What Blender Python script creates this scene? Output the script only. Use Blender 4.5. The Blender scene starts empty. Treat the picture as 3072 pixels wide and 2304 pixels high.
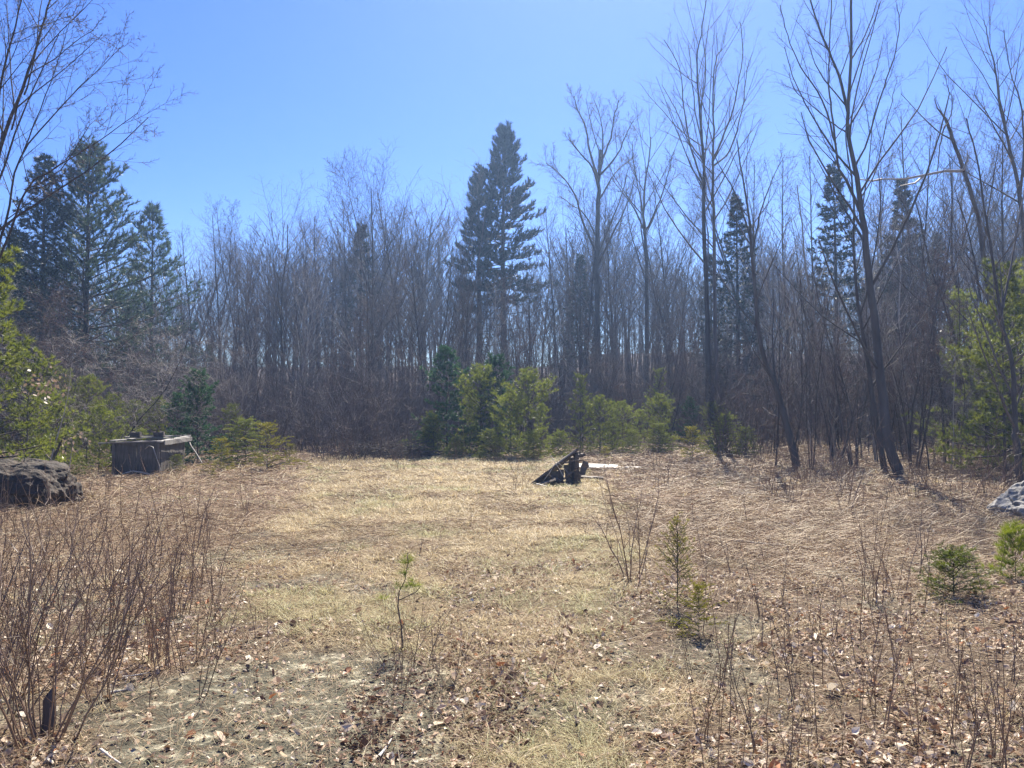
import bpy, math, random
import numpy as np
from mathutils import Vector, Matrix, noise as mn

PI = math.pi
R = math.radians
sc = bpy.context.scene
COL = sc.collection
RNG = np.random.default_rng(7)
random.seed(7)

# ------------------------------------------------------------------ camera, sky, sun, exposure
F = 770.0
EYE = 1.6
PITCH = math.atan(26 / F)
cam = bpy.data.cameras.new('camera')
cam.sensor_width = 36.0
cam.lens = F / 1024 * 36.0
cam.clip_start = 0.05
cam.clip_end = 3000
co = bpy.data.objects.new('camera', cam)
COL.objects.link(co)
co.location = (0, 0, EYE)
co.rotation_euler = (PI / 2 + PITCH, 0, 0)
sc.camera = co

SUN_EL, SUN_AZ = 50.0, 11.0            # azimuth to the right of the view
world = bpy.data.worlds.new('World')
sc.world = world
world.use_nodes = True
wn = world.node_tree
for n in list(wn.nodes):
    wn.nodes.remove(n)
wo = wn.nodes.new('ShaderNodeOutputWorld')
wb = wn.nodes.new('ShaderNodeBackground')
ws = wn.nodes.new('ShaderNodeTexSky')
ws.sky_type = 'NISHITA'
ws.sun_disc = False
ws.sun_elevation = R(SUN_EL)
ws.sun_rotation = R(SUN_AZ)
ws.altitude = 600
ws.air_density = 1.0
ws.dust_density = 0.35
ws.ozone_density = 3.0
whs = wn.nodes.new('ShaderNodeHueSaturation')
whs.inputs['Saturation'].default_value = 1.34
whs.inputs['Hue'].default_value = 0.522
wb.inputs['Strength'].default_value = 0.066
wn.links.new(ws.outputs[0], whs.inputs['Color'])
wn.links.new(whs.outputs[0], wb.inputs[0])
wn.links.new(wb.outputs[0], wo.inputs[0])

sd = bpy.data.lights.new('sun', 'SUN')
sd.energy = 4.8
sd.angle = R(0.53)
sd.color = (1.0, 0.93, 0.80)
so = bpy.data.objects.new('sun', sd)
COL.objects.link(so)
sv = Vector((math.sin(R(SUN_AZ)) * math.cos(R(SUN_EL)), math.cos(R(SUN_AZ)) * math.cos(R(SUN_EL)), math.sin(R(SUN_EL))))
so.rotation_euler = sv.to_track_quat('Z', 'Y').to_euler()
so.location = sv * 100

sc.view_settings.view_transform = 'Standard'
sc.view_settings.look = 'None'
sc.view_settings.exposure = 1.55
sc.view_settings.gamma = 1.0
sc.view_settings.use_curve_mapping = False
sc.cycles.max_bounces = 8
sc.cycles.transparent_max_bounces = 8
sc.cycles.volume_bounces = 0
sc.cycles.use_denoising = True
sc.cycles.use_adaptive_sampling = False
sc.cycles.denoising_prefilter = 'ACCURATE'

# ------------------------------------------------------------------ helpers
def W(px, py, Y):
    """the point at depth Y seen at pixel (px,py) of the 1024x768 picture"""
    a = (px - 512) / F
    v = (384 - py) / F
    y = math.cos(PITCH) - v * math.sin(PITCH)
    z = math.sin(PITCH) + v * math.cos(PITCH)
    t = Y / y
    return Vector((a * t, Y, EYE + z * t))

def PX(x, y):
    return 512 + F * x / y

def ss(a, b, x):
    t = np.clip((x - a) / (b - a), 0, 1)
    return t * t * (3 - 2 * t)

_H = np.random.default_rng(3).random((256, 256))
def vn(x, y, s=1.0, o=0):
    """value noise, 0..1"""
    x = np.asarray(x, float) / s + 17.3 * o + 1000
    y = np.asarray(y, float) / s + 9.1 * o + 1000
    xi = np.floor(x).astype(int); yi = np.floor(y).astype(int)
    fx = x - xi; fy = y - yi
    fx = fx * fx * (3 - 2 * fx); fy = fy * fy * (3 - 2 * fy)
    g = lambda i, j: _H[i & 255, j & 255]
    return (g(xi, yi) * (1 - fx) * (1 - fy) + g(xi + 1, yi) * fx * (1 - fy) + g(xi, yi + 1) * (1 - fx) * fy + g(xi + 1, yi + 1) * fx * fy)

def fbm(x, y, s, o=0, n=4):
    t = 0; a = 1; m = 0
    for k in range(n):
        t = t + a * vn(x, y, s / 2 ** k, o + k); m += a; a *= .5
    return t / m

def gh(x, y):
    """ground height"""
    x = np.asarray(x, float); y = np.asarray(y, float)
    rise = 0.05 * np.minimum(np.maximum(0, y - 22), 60) * ss(-2, 9, x - 0.05 * y)
    rise2 = 0.10 * np.maximum(0, y - 62).clip(0, 120)
    near = np.exp(-(y / 60) ** 2)
    return rise + rise2 + 0.16 * (fbm(x, y, 5.0, 1) - .5) * (1 - .3 * near) + 0.09 * (fbm(x, y, 1.0, 5) - .5) + .5 * (fbm(x, y, 24, 9) - .5) * ss(20, 50, y)

def ghs(x, y):
    return float(gh(x, y))

def zones(x, y):
    """weights of the ground cover: grass, dirt, dark leaves, reddish stalks"""
    x = np.asarray(x, float); y = np.asarray(y, float)
    n = fbm(x, y, 1.6, 11) - .5
    lo = np.interp(y, [3, 4.2, 5, 6, 8, 12, 16, 24], [-.15, -.1, -.6, -1.9, -3.0, -3.5, -4.3, -6.3]) + n * 1.6
    hi = np.interp(y, [3, 4.2, 5, 6, 8, 12, 16, 24], [.62, .8, 1.0, 1.2, 1.5, 1.8, 1.9, 2.0]) + n * 1.4
    grass = ss(-.25, .35, x - lo) * ss(-.25, .35, hi - x) * (1 - ss(24, 30, y))
    # left wheel track
    g2 = np.exp(-(((x + 1.15 - .25 * (y - 4)) / .45) ** 2)) * ss(3, 4, y) * (1 - ss(6.2, 7.5, y))
    grass = np.maximum(grass, g2 * .75)
    grass = grass * (.55 + .6 * ss(.38, .6, fbm(x, y, .9, 21)))
    e = ((x + 1.2) / .85) ** 2 + ((y - 4.0) / 1.25) ** 2
    dirt = ss(1.15, .45, e + 1.3 * n) if False else 1 - ss(.45, 1.2, e + 1.5 * n)
    dirt = np.maximum(dirt, .75 * ss(.60, .68, fbm(x, y, .8, 97, 3)) * (1 - ss(9, 14, y)))
    dk = (1 - ss(.3, 1.5, ((x + .38) / .42) ** 2 + ((y - 4.1) / 1.1) ** 2 + 2.4 * n)) * (.35 + .65 * ss(.4, .6, fbm(x, y, .3, 77)))
    grass = grass * (1 - .85 * dirt) * (1 - .9 * dk)
    red = (1 - grass) * ss(6.0, 9.5, y + 2 * n) * (1 - ss(25, 32, y))
    return np.clip(grass, 0, 1), np.clip(dirt, 0, 1), np.clip(dk, 0, 1), np.clip(red, 0, 1)

def mkmesh(name, V, faces, mats=(), smooth=False, cols=None, midx=None):
    """faces: list of int arrays (n,k)"""
    me = bpy.data.meshes.new(name)
    V = np.asarray(V, np.float32).reshape(-1, 3)
    faces = [np.asarray(f, np.int32) for f in faces if len(f)]
    me.vertices.add(len(V)); me.vertices.foreach_set('co', V.ravel())
    nl = sum(f.size for f in faces); nf = sum(len(f) for f in faces)
    me.loops.add(nl); me.loops.foreach_set('vertex_index', np.concatenate([f.ravel() for f in faces]))
    st = []; tot = []; o = 0
    for f in faces:
        k = f.shape[1]
        st.append(o + np.arange(len(f)) * k); tot.append(np.full(len(f), k)); o += f.size
    me.polygons.add(nf)
    me.polygons.foreach_set('loop_start', np.concatenate(st).astype(np.int32))
    if midx is not None:
        me.polygons.foreach_set('material_index', np.asarray(midx, np.int32))
    me.polygons.foreach_set('use_smooth', np.full(nf, smooth))
    if cols is not None:
        a = me.color_attributes.new('col', 'FLOAT_COLOR', 'POINT')
        c = np.ones((len(V), 4), np.float32); c[:, :3] = cols
        a.data.foreach_set('color', c.ravel())
    for m in mats:
        me.materials.append(m)
    me.update(calc_edges=True)
    return me

def link(name, me, parent=None, loc=None):
    o = bpy.data.objects.new(name, me)
    COL.objects.link(o)
    if parent: o.parent = parent
    if loc is not None: o.location = loc
    return o

def tag(o, label=None, cat=None, group=None, kind=None):
    if label: o['label'] = label
    if cat: o['category'] = cat
    if group: o['group'] = group
    if kind: o['kind'] = kind
    return o

def empty(name, loc, label, cat, group=None, rz=0.0):
    o = bpy.data.objects.new(name, None)
    o.empty_display_size = .2
    COL.objects.link(o)
    o.location = loc; o.rotation_euler = (0, 0, rz)
    return tag(o, label, cat, group)

def tubes(lst, sides=3, colf=None):
    """lst: [(pts, radii)], returns V, quads (open ended)"""
    by = {}
    for p, r in lst:
        by.setdefault(len(p), []).append((p, r))
    VV = []; FF = []; off = 0
    ang = np.arange(sides) * 2 * PI / sides
    ca, sa = np.cos(ang), np.sin(ang)
    for n, g in by.items():
        P = np.array([q[0] for q in g], float); Rr = np.array([q[1] for q in g], float)
        T = np.gradient(P, axis=1)
        T /= np.linalg.norm(T, axis=2, keepdims=True) + 1e-9
        m = P[:, -1] - P[:, 0]
        ref = np.where((np.abs(m[:, 2]) > .7 * np.linalg.norm(m, axis=1))[:, None], np.array([[1., 0, 0]]), np.array([[0, 0, 1.]]))
        U = np.cross(T, ref[:, None, :]); U /= np.linalg.norm(U, axis=2, keepdims=True) + 1e-9
        B = np.cross(T, U)
        V = P[:, :, None, :] + Rr[:, :, None, None] * (U[:, :, None, :] * ca[None, None, :, None] + B[:, :, None, :] * sa[None, None, :, None])
        k = len(g)
        idx = off + np.arange(k * n * sides).reshape(k, n, sides)
        a = idx[:, :-1, :]; b = idx[:, 1:, :]
        f = np.stack([a, np.roll(a, -1, 2), np.roll(b, -1, 2), b], -1).reshape(-1, 4)
        VV.append(V.reshape(-1, 3)); FF.append(f); off += k * n * sides
    if not VV:
        return np.zeros((0, 3)), np.zeros((0, 4), int)
    return np.concatenate(VV), np.concatenate(FF)

def needle_tris(P, D, K, L, Wd, spread, rng, back=.0):
    n = len(P)
    P = np.asarray(P, float); D = np.asarray(D, float)
    D = D / (np.linalg.norm(D, axis=1, keepdims=True) + 1e-9)
    Rn = rng.normal(size=(n, K, 3)); Rn /= np.linalg.norm(Rn, axis=2, keepdims=True)
    d = D[:, None] + Rn * spread; d /= np.linalg.norm(d, axis=2, keepdims=True)
    l = L * rng.uniform(.6, 1.15, (n, K, 1))
    s = np.cross(d, rng.normal(size=(n, K, 3))); s /= np.linalg.norm(s, axis=2, keepdims=True)
    b = P[:, None] - D[:, None] * back * rng.random((n, K, 1))
    V = np.stack([b + s * Wd / 2, b - s * Wd / 2, b + d * l], 2).reshape(-1, 3)
    Fc = np.arange(n * K * 3).reshape(-1, 3)
    return V, Fc

# ------------------------------------------------------------------ materials
def nodes(name):
    m = bpy.data.materials.new(name); m.use_nodes = True
    nt = m.node_tree
    for n in list(nt.nodes): nt.nodes.remove(n)
    out = nt.nodes.new('ShaderNodeOutputMaterial')
    b = nt.nodes.new('ShaderNodeBsdfPrincipled')
    nt.links.new(b.outputs[0], out.inputs[0])
    return m, nt, b, out

def ramp(nt, src, stops):
    r = nt.nodes.new('ShaderNodeValToRGB')
    e = r.color_ramp.elements
    while len(e) > 1: e.remove(e[0])
    e[0].position = stops[0][0]; e[0].color = (*stops[0][1], 1)
    for p, c in stops[1:]:
        k = e.new(p); k.color = (*c, 1)
    nt.links.new(src, r.inputs[0])
    return r.outputs[0]

def noise_node(nt, scale, detail=4, vec=None, dist=0, rough=.55):
    n = nt.nodes.new('ShaderNodeTexNoise')
    n.inputs['Scale'].default_value = scale; n.inputs['Detail'].default_value = detail
    n.inputs['Distortion'].default_value = dist; n.inputs['Roughness'].default_value = rough
    if vec is not None: nt.links.new(vec, n.inputs['Vector'])
    return n

def mixc(nt, a, b, fac, mode='MIX'):
    m = nt.nodes.new('ShaderNodeMix'); m.data_type = 'RGBA'; m.blend_type = mode
    for s, v in ((m.inputs[6], a), (m.inputs[7], b)):
        if hasattr(v, 'links'): nt.links.new(v, s)
        else: s.default_value = (*v, 1)
    if hasattr(fac, 'links'): nt.links.new(fac, m.inputs[0])
    else: m.inputs[0].default_value = fac
    return m.outputs[2]

def coords(nt, kind='Object', scale=(1, 1, 1)):
    tc = nt.nodes.new('ShaderNodeTexCoord')
    mp = nt.nodes.new('ShaderNodeMapping'); mp.inputs['Scale'].default_value = scale
    nt.links.new(tc.outputs[kind], mp.inputs[0])
    return mp.outputs[0]

def bump(nt, b, h, strength, dist):
    bp = nt.nodes.new('ShaderNodeBump'); bp.inputs['Strength'].default_value = strength
    bp.inputs['Distance'].default_value = dist
    nt.links.new(h, bp.inputs['Height']); nt.links.new(bp.outputs[0], b.inputs['Normal'])

def bark(name, c1, c2, rough=.75, scale=6, spec=.2):
    m, nt, b, o = nodes(name)
    n = noise_node(nt, scale, 5, coords(nt, scale=(1, 1, .25)))
    c = ramp(nt, n.outputs[0], [(.3, c1), (.7, c2)])
    oi = nt.nodes.new('ShaderNodeObjectInfo')
    hv = nt.nodes.new('ShaderNodeHueSaturation')
    mr = nt.nodes.new('ShaderNodeMapRange'); mr.inputs[3].default_value = .7; mr.inputs[4].default_value = 1.35
    nt.links.new(oi.outputs['Random'], mr.inputs[0]); nt.links.new(mr.outputs[0], hv.inputs['Value'])
    nt.links.new(c, hv.inputs['Color']); nt.links.new(hv.outputs[0], b.inputs['Base Color'])
    b.inputs['Roughness'].default_value = rough
    b.inputs['Specular IOR Level'].default_value = spec
    bump(nt, b, n.outputs[0], .5, .02)
    return m

def leafy(name, c1, c2, trans=.45, rough=.5, attr=False, tcol=None, scale=3.0):
    m, nt, b, o = nodes(name)
    if attr:
        at = nt.nodes.new('ShaderNodeAttribute'); at.attribute_name = 'col'
        c = at.outputs['Color']
    else:
        n = noise_node(nt, scale, 3, coords(nt))
        c = ramp(nt, n.outputs[0], [(.35, c1), (.65, c2)])
        oi = nt.nodes.new('ShaderNodeObjectInfo')
        hv = nt.nodes.new('ShaderNodeHueSaturation')
        mr = nt.nodes.new('ShaderNodeMapRange'); mr.inputs[3].default_value = .8; mr.inputs[4].default_value = 1.25
        nt.links.new(oi.outputs['Random'], mr.inputs[0]); nt.links.new(mr.outputs[0], hv.inputs['Value'])
        nt.links.new(c, hv.inputs['Color']); c = hv.outputs[0]
    nt.links.new(c, b.inputs['Base Color'])
    b.inputs['Roughness'].default_value = rough
    b.inputs['Specular IOR Level'].default_value = .18 if attr else .4
    tr = nt.nodes.new('ShaderNodeBsdfTranslucent')
    if tcol is not None:
        nt.links.new(mixc(nt, c, tcol, 1.0, 'MULTIPLY'), tr.inputs[0])
    else:
        nt.links.new(c, tr.inputs[0])
    mx = nt.nodes.new('ShaderNodeMixShader'); mx.inputs[0].default_value = trans
    nt.links.new(b.outputs[0], mx.inputs[1]); nt.links.new(tr.outputs[0], mx.inputs[2])
    nt.links.new(mx.outputs[0], o.inputs[0])
    return m

M = {}
M['bark'] = bark('grey_brown_bark', (.05, .042, .04), (.105, .088, .08))
M['bark_hero'] = bark('grey_maple_bark', (.07, .06, .055), (.14, .125, .115))
M['bark_pale'] = bark('pale_bark', (.24, .21, .18), (.36, .32, .28), .6)
M['bark_dark'] = bark('dark_bark', (.045, .038, .034), (.10, .085, .075), .8)
M['twig'] = bark('twig_bark', (.085, .068, .065), (.15, .122, .112), .7, 3, .12)
M['twig_red'] = bark('reddish_twig_bark', (.085, .05, .044), (.15, .092, .076), .7, 3, .12)
M['shrub'] = bark('shrub_stem_bark', (.115, .068, .044), (.215, .14, .095), .5, 9, .5)
M['dead_wood'] = bark('bleached_dead_wood', (.30, .27, .23), (.5, .46, .4), .6)
M['pine'] = leafy('white_pine_needles', (.09, .12, .032), (.165, .19, .055), .45, .45, tcol=(1.7, 1.6, .7))
M['pine_blue'] = leafy('distant_pine_needles', (.045, .075, .05), (.08, .12, .07), .35, .45)
M['spruce'] = leafy('dark_spruce_needles', (.014, .025, .017), (.028, .045, .028), .2, .5)
M['hemlock'] = leafy('yellow_green_hemlock_needles', (.13, .14, .026), (.23, .215, .045), .45, .45, tcol=(1.6, 1.5, .6))
M['fir'] = leafy('bluish_green_needles', (.035, .085, .035), (.06, .13, .055), .45, .45)
M['fir_bright'] = leafy('fresh_green_needles', (.09, .12, .02), (.16, .185, .032), .45, .4, tcol=(1.5, 1.5, .6))
M['grass'] = leafy('dry_grass_blades', None, None, .3, .55, attr=True)
M['litter'] = leafy('dry_leaf_litter', None, None, .22, .6, attr=True)
M['stalk'] = leafy('dry_straw_stalks', None, None, .1, .45, attr=True)

def leaf_mat():
    m, nt, b, o = nodes('fallen_leaf')
    oi = nt.nodes.new('ShaderNodeObjectInfo')
    c = ramp(nt, oi.outputs['Random'], [(0, (.20, .115, .06)), (.25, (.36, .25, .16)), (.5, (.26, .15, .085)), (.62, (.44, .33, .23)), (.8, (.12, .07, .045)), (.9, (.34, .13, .05)), (1, (.5, .41, .3))])
    n = noise_node(nt, 40, 3, coords(nt))
    c2 = mixc(nt, c, (.08, .05, .03), ramp(nt, n.outputs[0], [(.5, (0, 0, 0)), (.75, (.7, .7, .7))]))
    nt.links.new(c2, b.inputs['Base Color']); b.inputs['Roughness'].default_value = .5
    tr = nt.nodes.new('ShaderNodeBsdfTranslucent'); nt.links.new(c2, tr.inputs[0])
    mx = nt.nodes.new('ShaderNodeMixShader'); mx.inputs[0].default_value = .22
    nt.links.new(b.outputs[0], mx.inputs[1]); nt.links.new(tr.outputs[0], mx.inputs[2]); nt.links.new(mx.outputs[0], o.inputs[0])
    return m
M['leaf'] = leaf_mat()

def ground_mat():
    m, nt, b, o = nodes('ground')
    at = nt.nodes.new('ShaderNodeAttribute'); at.attribute_name = 'col'
    sp = nt.nodes.new('ShaderNodeSeparateColor'); nt.links.new(at.outputs['Color'], sp.inputs[0])
    v = coords(nt)
    n1 = noise_node(nt, 9, 6, v, .4); n2 = noise_node(nt, 45, 5, v, .8, .7); n3 = noise_node(nt, 1.3, 4, v)
    litter = ramp(nt, n2.outputs[0], [(.3, (.035, .023, .015)), (.5, (.11, .077, .052)), (.68, (.26, .195, .13))])
    grass = ramp(nt, n2.outputs[0], [(.3, (.08, .058, .034)), (.5, (.21, .16, .09)), (.7, (.36, .29, .17))])
    dirt = ramp(nt, n1.outputs[0], [(.3, (.10, .095, .07)), (.47, (.12, .112, .08)), (.56, (.20, .185, .13)), (.66, (.56, .51, .37))])
    grain = ramp(nt, n2.outputs[0], [(.35, (.45, .45, .45)), (.6, (1.1, 1.1, 1.1))])
    dirt = mixc(nt, dirt, grain, .8, 'MULTIPLY')
    red = ramp(nt, n2.outputs[0], [(.3, (.045, .03, .02)), (.5, (.15, .10, .068)), (.7, (.30, .215, .145))])
    c = mixc(nt, litter, red, sp.outputs[2])
    c = mixc(nt, c, grass, sp.outputs[0])
    c = mixc(nt, c, dirt, sp.outputs[1])
    sh = ramp(nt, n3.outputs[0], [(.3, (.8, .8, .8)), (.7, (1.1, 1.1, 1.1))])
    c = mixc(nt, c, sh, 1.0, 'MULTIPLY')
    nt.links.new(c, b.inputs['Base Color'])
    b.inputs['Roughness'].default_value = .95
    b.inputs['Specular IOR Level'].default_value = .15
    bump(nt, b, n2.outputs[0], .8, .03)
    return m
M['ground'] = ground_mat()

def wood_mat(name, c1, c2, c3, axis=(12, 12, 1)):
    m, nt, b, o = nodes(name)
    v = coords(nt, scale=axis)
    n = noise_node(nt, 4, 6, v, .3, .7); n2 = noise_node(nt, 2.2, 4, coords(nt))
    c = ramp(nt, n.outputs[0], [(.3, c1), (.5, c2), (.72, c3)])
    st = ramp(nt, n2.outputs[0], [(.4, (1, 1, 1)), (.7, (.55, .5, .5))])
    oi = nt.nodes.new('ShaderNodeObjectInfo')
    hv = nt.nodes.new('ShaderNodeHueSaturation')
    mr = nt.nodes.new('ShaderNodeMapRange'); mr.inputs[3].default_value = .75; mr.inputs[4].default_value = 1.25
    nt.links.new(oi.outputs['Random'], mr.inputs[0]); nt.links.new(mr.outputs[0], hv.inputs['Value'])
    nt.links.new(mixc(nt, c, st, 1.0, 'MULTIPLY'), hv.inputs['Color'])
    nt.links.new(hv.outputs[0], b.inputs['Base Color'])
    b.inputs['Roughness'].default_value = .75
    bump(nt, b, n.outputs[0], .6, .006)
    return m
M['wood_v'] = wood_mat('weathered_grey_wood_upright', (.065, .057, .048), (.125, .112, .095), (.20, .18, .155))
M['wood_h'] = wood_mat('weathered_grey_wood', (.15, .14, .125), (.25, .235, .21), (.36, .34, .31), (2, 2, 12))
M['wood_dark'] = wood_mat('rotten_dark_wood', (.04, .031, .025), (.095, .075, .06), (.21, .17, .135), (2, 8, 12))
M['wood_rot'] = wood_mat('rotten_brown_wood', (.045, .032, .024), (.10, .075, .055), (.22, .18, .145), (8, 8, 1.5))
M['ply'] = wood_mat('bleached_plywood', (.24, .22, .19), (.42, .40, .36), (.58, .56, .52), (1.5, 1.5, 2))

def rock_mat(name, cs, lich):
    m, nt, b, o = nodes(name)
    v = coords(nt)
    n = noise_node(nt, 3.2, 8, v, .5, .65); n2 = noise_node(nt, 14, 6, v, .2, .7); n3 = noise_node(nt, 5, 5, coords(nt, scale=(1, 1, 3)), 0, .7)
    c = ramp(nt, n.outputs[0], cs)
    c = mixc(nt, c, lich, ramp(nt, n3.outputs[0], [(.52, (0, 0, 0)), (.66, (.8, .8, .8))]))
    c = mixc(nt, c, ramp(nt, n2.outputs[0], [(.3, (.5, .5, .5)), (.65, (1.15, 1.15, 1.15))]), 1.0, 'MULTIPLY')
    nt.links.new(c, b.inputs['Base Color']); b.inputs['Roughness'].default_value = .85
    bump(nt, b, n2.outputs[0], .9, .03)
    return m
M['rock_dark'] = rock_mat('dark_layered_rock', [(.3, (.020, .013, .009)), (.5, (.042, .029, .020)), (.7, (.09, .055, .032))], (.085, .07, .05))
M['rock_grey'] = rock_mat('grey_lichened_rock', [(.3, (.17, .16, .145)), (.5, (.27, .255, .23)), (.7, (.36, .34, .3))], (.42, .41, .37))

# ------------------------------------------------------------------ the ground
xs = np.concatenate([-np.geomspace(12, 260, 40)[::-1], np.arange(-11.85, 11.9, .15), np.geomspace(12, 260, 40)])
ys = np.concatenate([np.linspace(-40, 1.8, 18)[:-1], np.arange(1.8, 16, .13), np.geomspace(16, 300, 150)])
GX, GY = np.meshgrid(xs, ys)
GZ = gh(GX, GY)
g, dz, dk, rd = zones(GX, GY)
V = np.stack([GX, GY, GZ], -1).reshape(-1, 3)
nx, ny = len(xs), len(ys)
i = np.arange(nx * ny).reshape(ny, nx)
Fq = np.stack([i[:-1, :-1], i[:-1, 1:], i[1:, 1:], i[1:, :-1]], -1).reshape(-1, 4)
ground = link('ground', mkmesh('ground', V, [Fq], [M['ground']], True, np.stack([g, dz, rd], -1).reshape(-1, 3)))
tag(ground, kind='structure')

# ------------------------------------------------------------------ plant generators
def norm(d):
    l = math.sqrt(d[0] ** 2 + d[1] ** 2 + d[2] ** 2) or 1
    return (d[0] / l, d[1] / l, d[2] / l)

def side_dir(d, ang, az):
    d = norm(d)
    ref = (0, 0, 1) if abs(d[2]) < .9 else (1, 0, 0)
    u = norm((d[1] * ref[2] - d[2] * ref[1], d[2] * ref[0] - d[0] * ref[2], d[0] * ref[1] - d[1] * ref[0]))
    v = (d[1] * u[2] - d[2] * u[1], d[2] * u[0] - d[0] * u[2], d[0] * u[1] - d[1] * u[0])
    c, s = math.cos(ang), math.sin(ang); ca, sa = math.cos(az), math.sin(az)
    return norm(tuple(d[k] * c + (u[k] * ca + v[k] * sa) * s for k in range(3)))

NP = [9, 6, 4, 3, 3]
def grow(out, p, d, L, r, lev, mx, rnd, S):
    n = NP[min(lev, 4)]
    wig = S['wig'][min(lev, len(S['wig']) - 1)]; up = S['up'][min(lev, len(S['up']) - 1)]
    st = L / (n - 1)
    pts = [p]; dirs = [d]; rs = []
    for k in range(n - 1):
        d = norm((d[0] + rnd.gauss(0, wig), d[1] + rnd.gauss(0, wig), d[2] + rnd.gauss(0, wig) + up))
        p = (p[0] + d[0] * st, p[1] + d[1] * st, p[2] + d[2] * st)
        pts.append(p); dirs.append(d)
    end = r * (.18 if lev == 0 else .3)
    rs = [r + (end - r) * (k / (n - 1)) ** .85 for k in range(n)]
    out[min(lev, 2)].append((pts, rs))
    if lev >= mx: return
    branch_off(out, pts, dirs, rs, L, lev, mx, rnd, S)

def branch_off(out, pts, dirs, rs, L, lev, mx, rnd, S, t0=None, az0=None):
    n = len(pts)
    cnt = S['n'][lev] if lev < len(S['n']) else 3
    cnt = max(1, int(cnt * rnd.uniform(.75, 1.25)))
    t0 = S['t0'][min(lev, len(S['t0']) - 1)] if t0 is None else t0
    az = rnd.uniform(0, 6.28)
    for k in range(cnt):
        t = t0 + (1 - t0) * ((k + rnd.random()) / cnt) ** S.get('pw', .9)
        t = min(t, .985)
        q = t * (n - 1); i = int(q); f = q - i
        if i >= n - 1: i = n - 2; f = 1
        a, b = pts[i], pts[i + 1]
        p = tuple(a[m] + (b[m] - a[m]) * f for m in range(3))
        rr = rs[i] + (rs[i + 1] - rs[i]) * f
        az += 2.4 + rnd.uniform(-.5, .5)
        ang = R(rnd.uniform(*S['ang'][min(lev, len(S['ang']) - 1)]))
        d = side_dir(dirs[i], ang, az)
        l = L * S['ratio'][min(lev, len(S['ratio']) - 1)] * (1.05 - S.get('taper', .6) * (t - t0) / (1 - t0 + 1e-6)) * rnd.uniform(.7, 1.25)
        cr = max(min(rr * .5, l * (.012 if lev == 0 else .008)), S.get('rmin', .003))
        grow(out, p, d, l, cr, lev + 1, mx, rnd, S)

STY = {
    'sapling': dict(wig=[.05, .09, .13, .15], up=[.05, .14, .12, .1], n=[24, 8, 4], t0=[.22, .15, .1], ang=[(25, 50), (30, 60), (30, 65)], ratio=[.26, .42, .5], taper=.7, rmin=.003),
    'birch': dict(wig=[.035, .08, .12, .15], up=[.03, .10, .08, .05], n=[36, 9, 5], t0=[.3, .15, .1], ang=[(28, 55), (30, 60), (30, 70)], ratio=[.21, .42, .5], taper=.7, rmin=.0055),
    'spread': dict(wig=[.07, .08, .12, .15], up=[.05, .13, .10, .05], n=[15, 10, 6, 3], t0=[.38, .25, .15, .1], ang=[(28, 52), (25, 55), (30, 65), (30, 60)], ratio=[.44, .42, .45, .5], taper=.5, rmin=.0055),
    'tangle': dict(wig=[.10, .16, .2, .2], up=[.02, .03, .03, .02], n=[20, 10, 6, 3], t0=[.12, .15, .1, .1], ang=[(45, 85), (30, 70), (30, 75), (30, 60)], ratio=[.42, .45, .45, .5], taper=.5, rmin=.004),
}

def cat_mesh(name, out_parts, mats, smooth=True):
    """out_parts: [(list of tubes, sides, material index)]"""
    VV = []; FF = []; mi = []; off = 0
    for lst, sides, m in out_parts:
        if not lst: continue
        v, f = tubes(lst, sides)
        VV.append(v); FF.append(f + off); mi.append(np.full(len(f), m)); off += len(v)
    return mkmesh(name, np.concatenate(VV), [np.concatenate(FF)], mats, smooth, None, np.concatenate(mi))

def bare_proto(seed, style, h, r, stems=1, bark_m='bark', twig_m='twig', mx=3, lean=.06, fork=False):
    rnd = random.Random(seed)
    S = STY[style]
    out = [[], [], []]
    for s in range(stems):
        a = rnd.uniform(0, 6.28)
        ln = lean if stems == 1 else rnd.uniform(.1, .28)
        d = norm((math.cos(a) * ln, math.sin(a) * ln, 1))
        hh = h * (1 if s == 0 else rnd.uniform(.65, .95))
        o = .12 * (stems > 1)
        grow(out, (math.cos(a) * o, math.sin(a) * o, -.15), d, hh, r * (1 if s == 0 else rnd.uniform(.6, .9)), 0, mx, rnd, S)
        if fork:
            pts, rs = out[0][-1]
            k = rnd.randint(3, 5)
            grow(out, pts[k], side_dir((0, 0, 1), R(rnd.uniform(16, 30)), rnd.uniform(0, 6.28)), hh * .55, rs[k] * .8, 0, mx, rnd, S)
    tr = cat_mesh('trunk', [(out[0], 7, 0)], [M[bark_m]])
    br = cat_mesh('branches', [(out[1], 4, 0), (out[2], 3, 1)], [M[bark_m], M[twig_m]])
    top = max(max(p[2] for p in q[0]) for q in out[0] + out[1])
    return dict(trunk=tr, branches=br, h=top)

def place_tree(pr, x, y, s, rz, label, cat='tree', group=None, name='bare_tree', sink=0., tilt=(0, 0)):
    e = empty(name, (x, y, ghs(x, y) - sink), label, cat, group, rz)
    e.rotation_euler = (tilt[0], tilt[1], rz)
    e.scale = (s, s, s)
    for k in ('trunk', 'branches', 'needles', 'dead_leaf_cluster'):
        if k in pr:
            link(k, pr[k], e)
    return e

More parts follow.
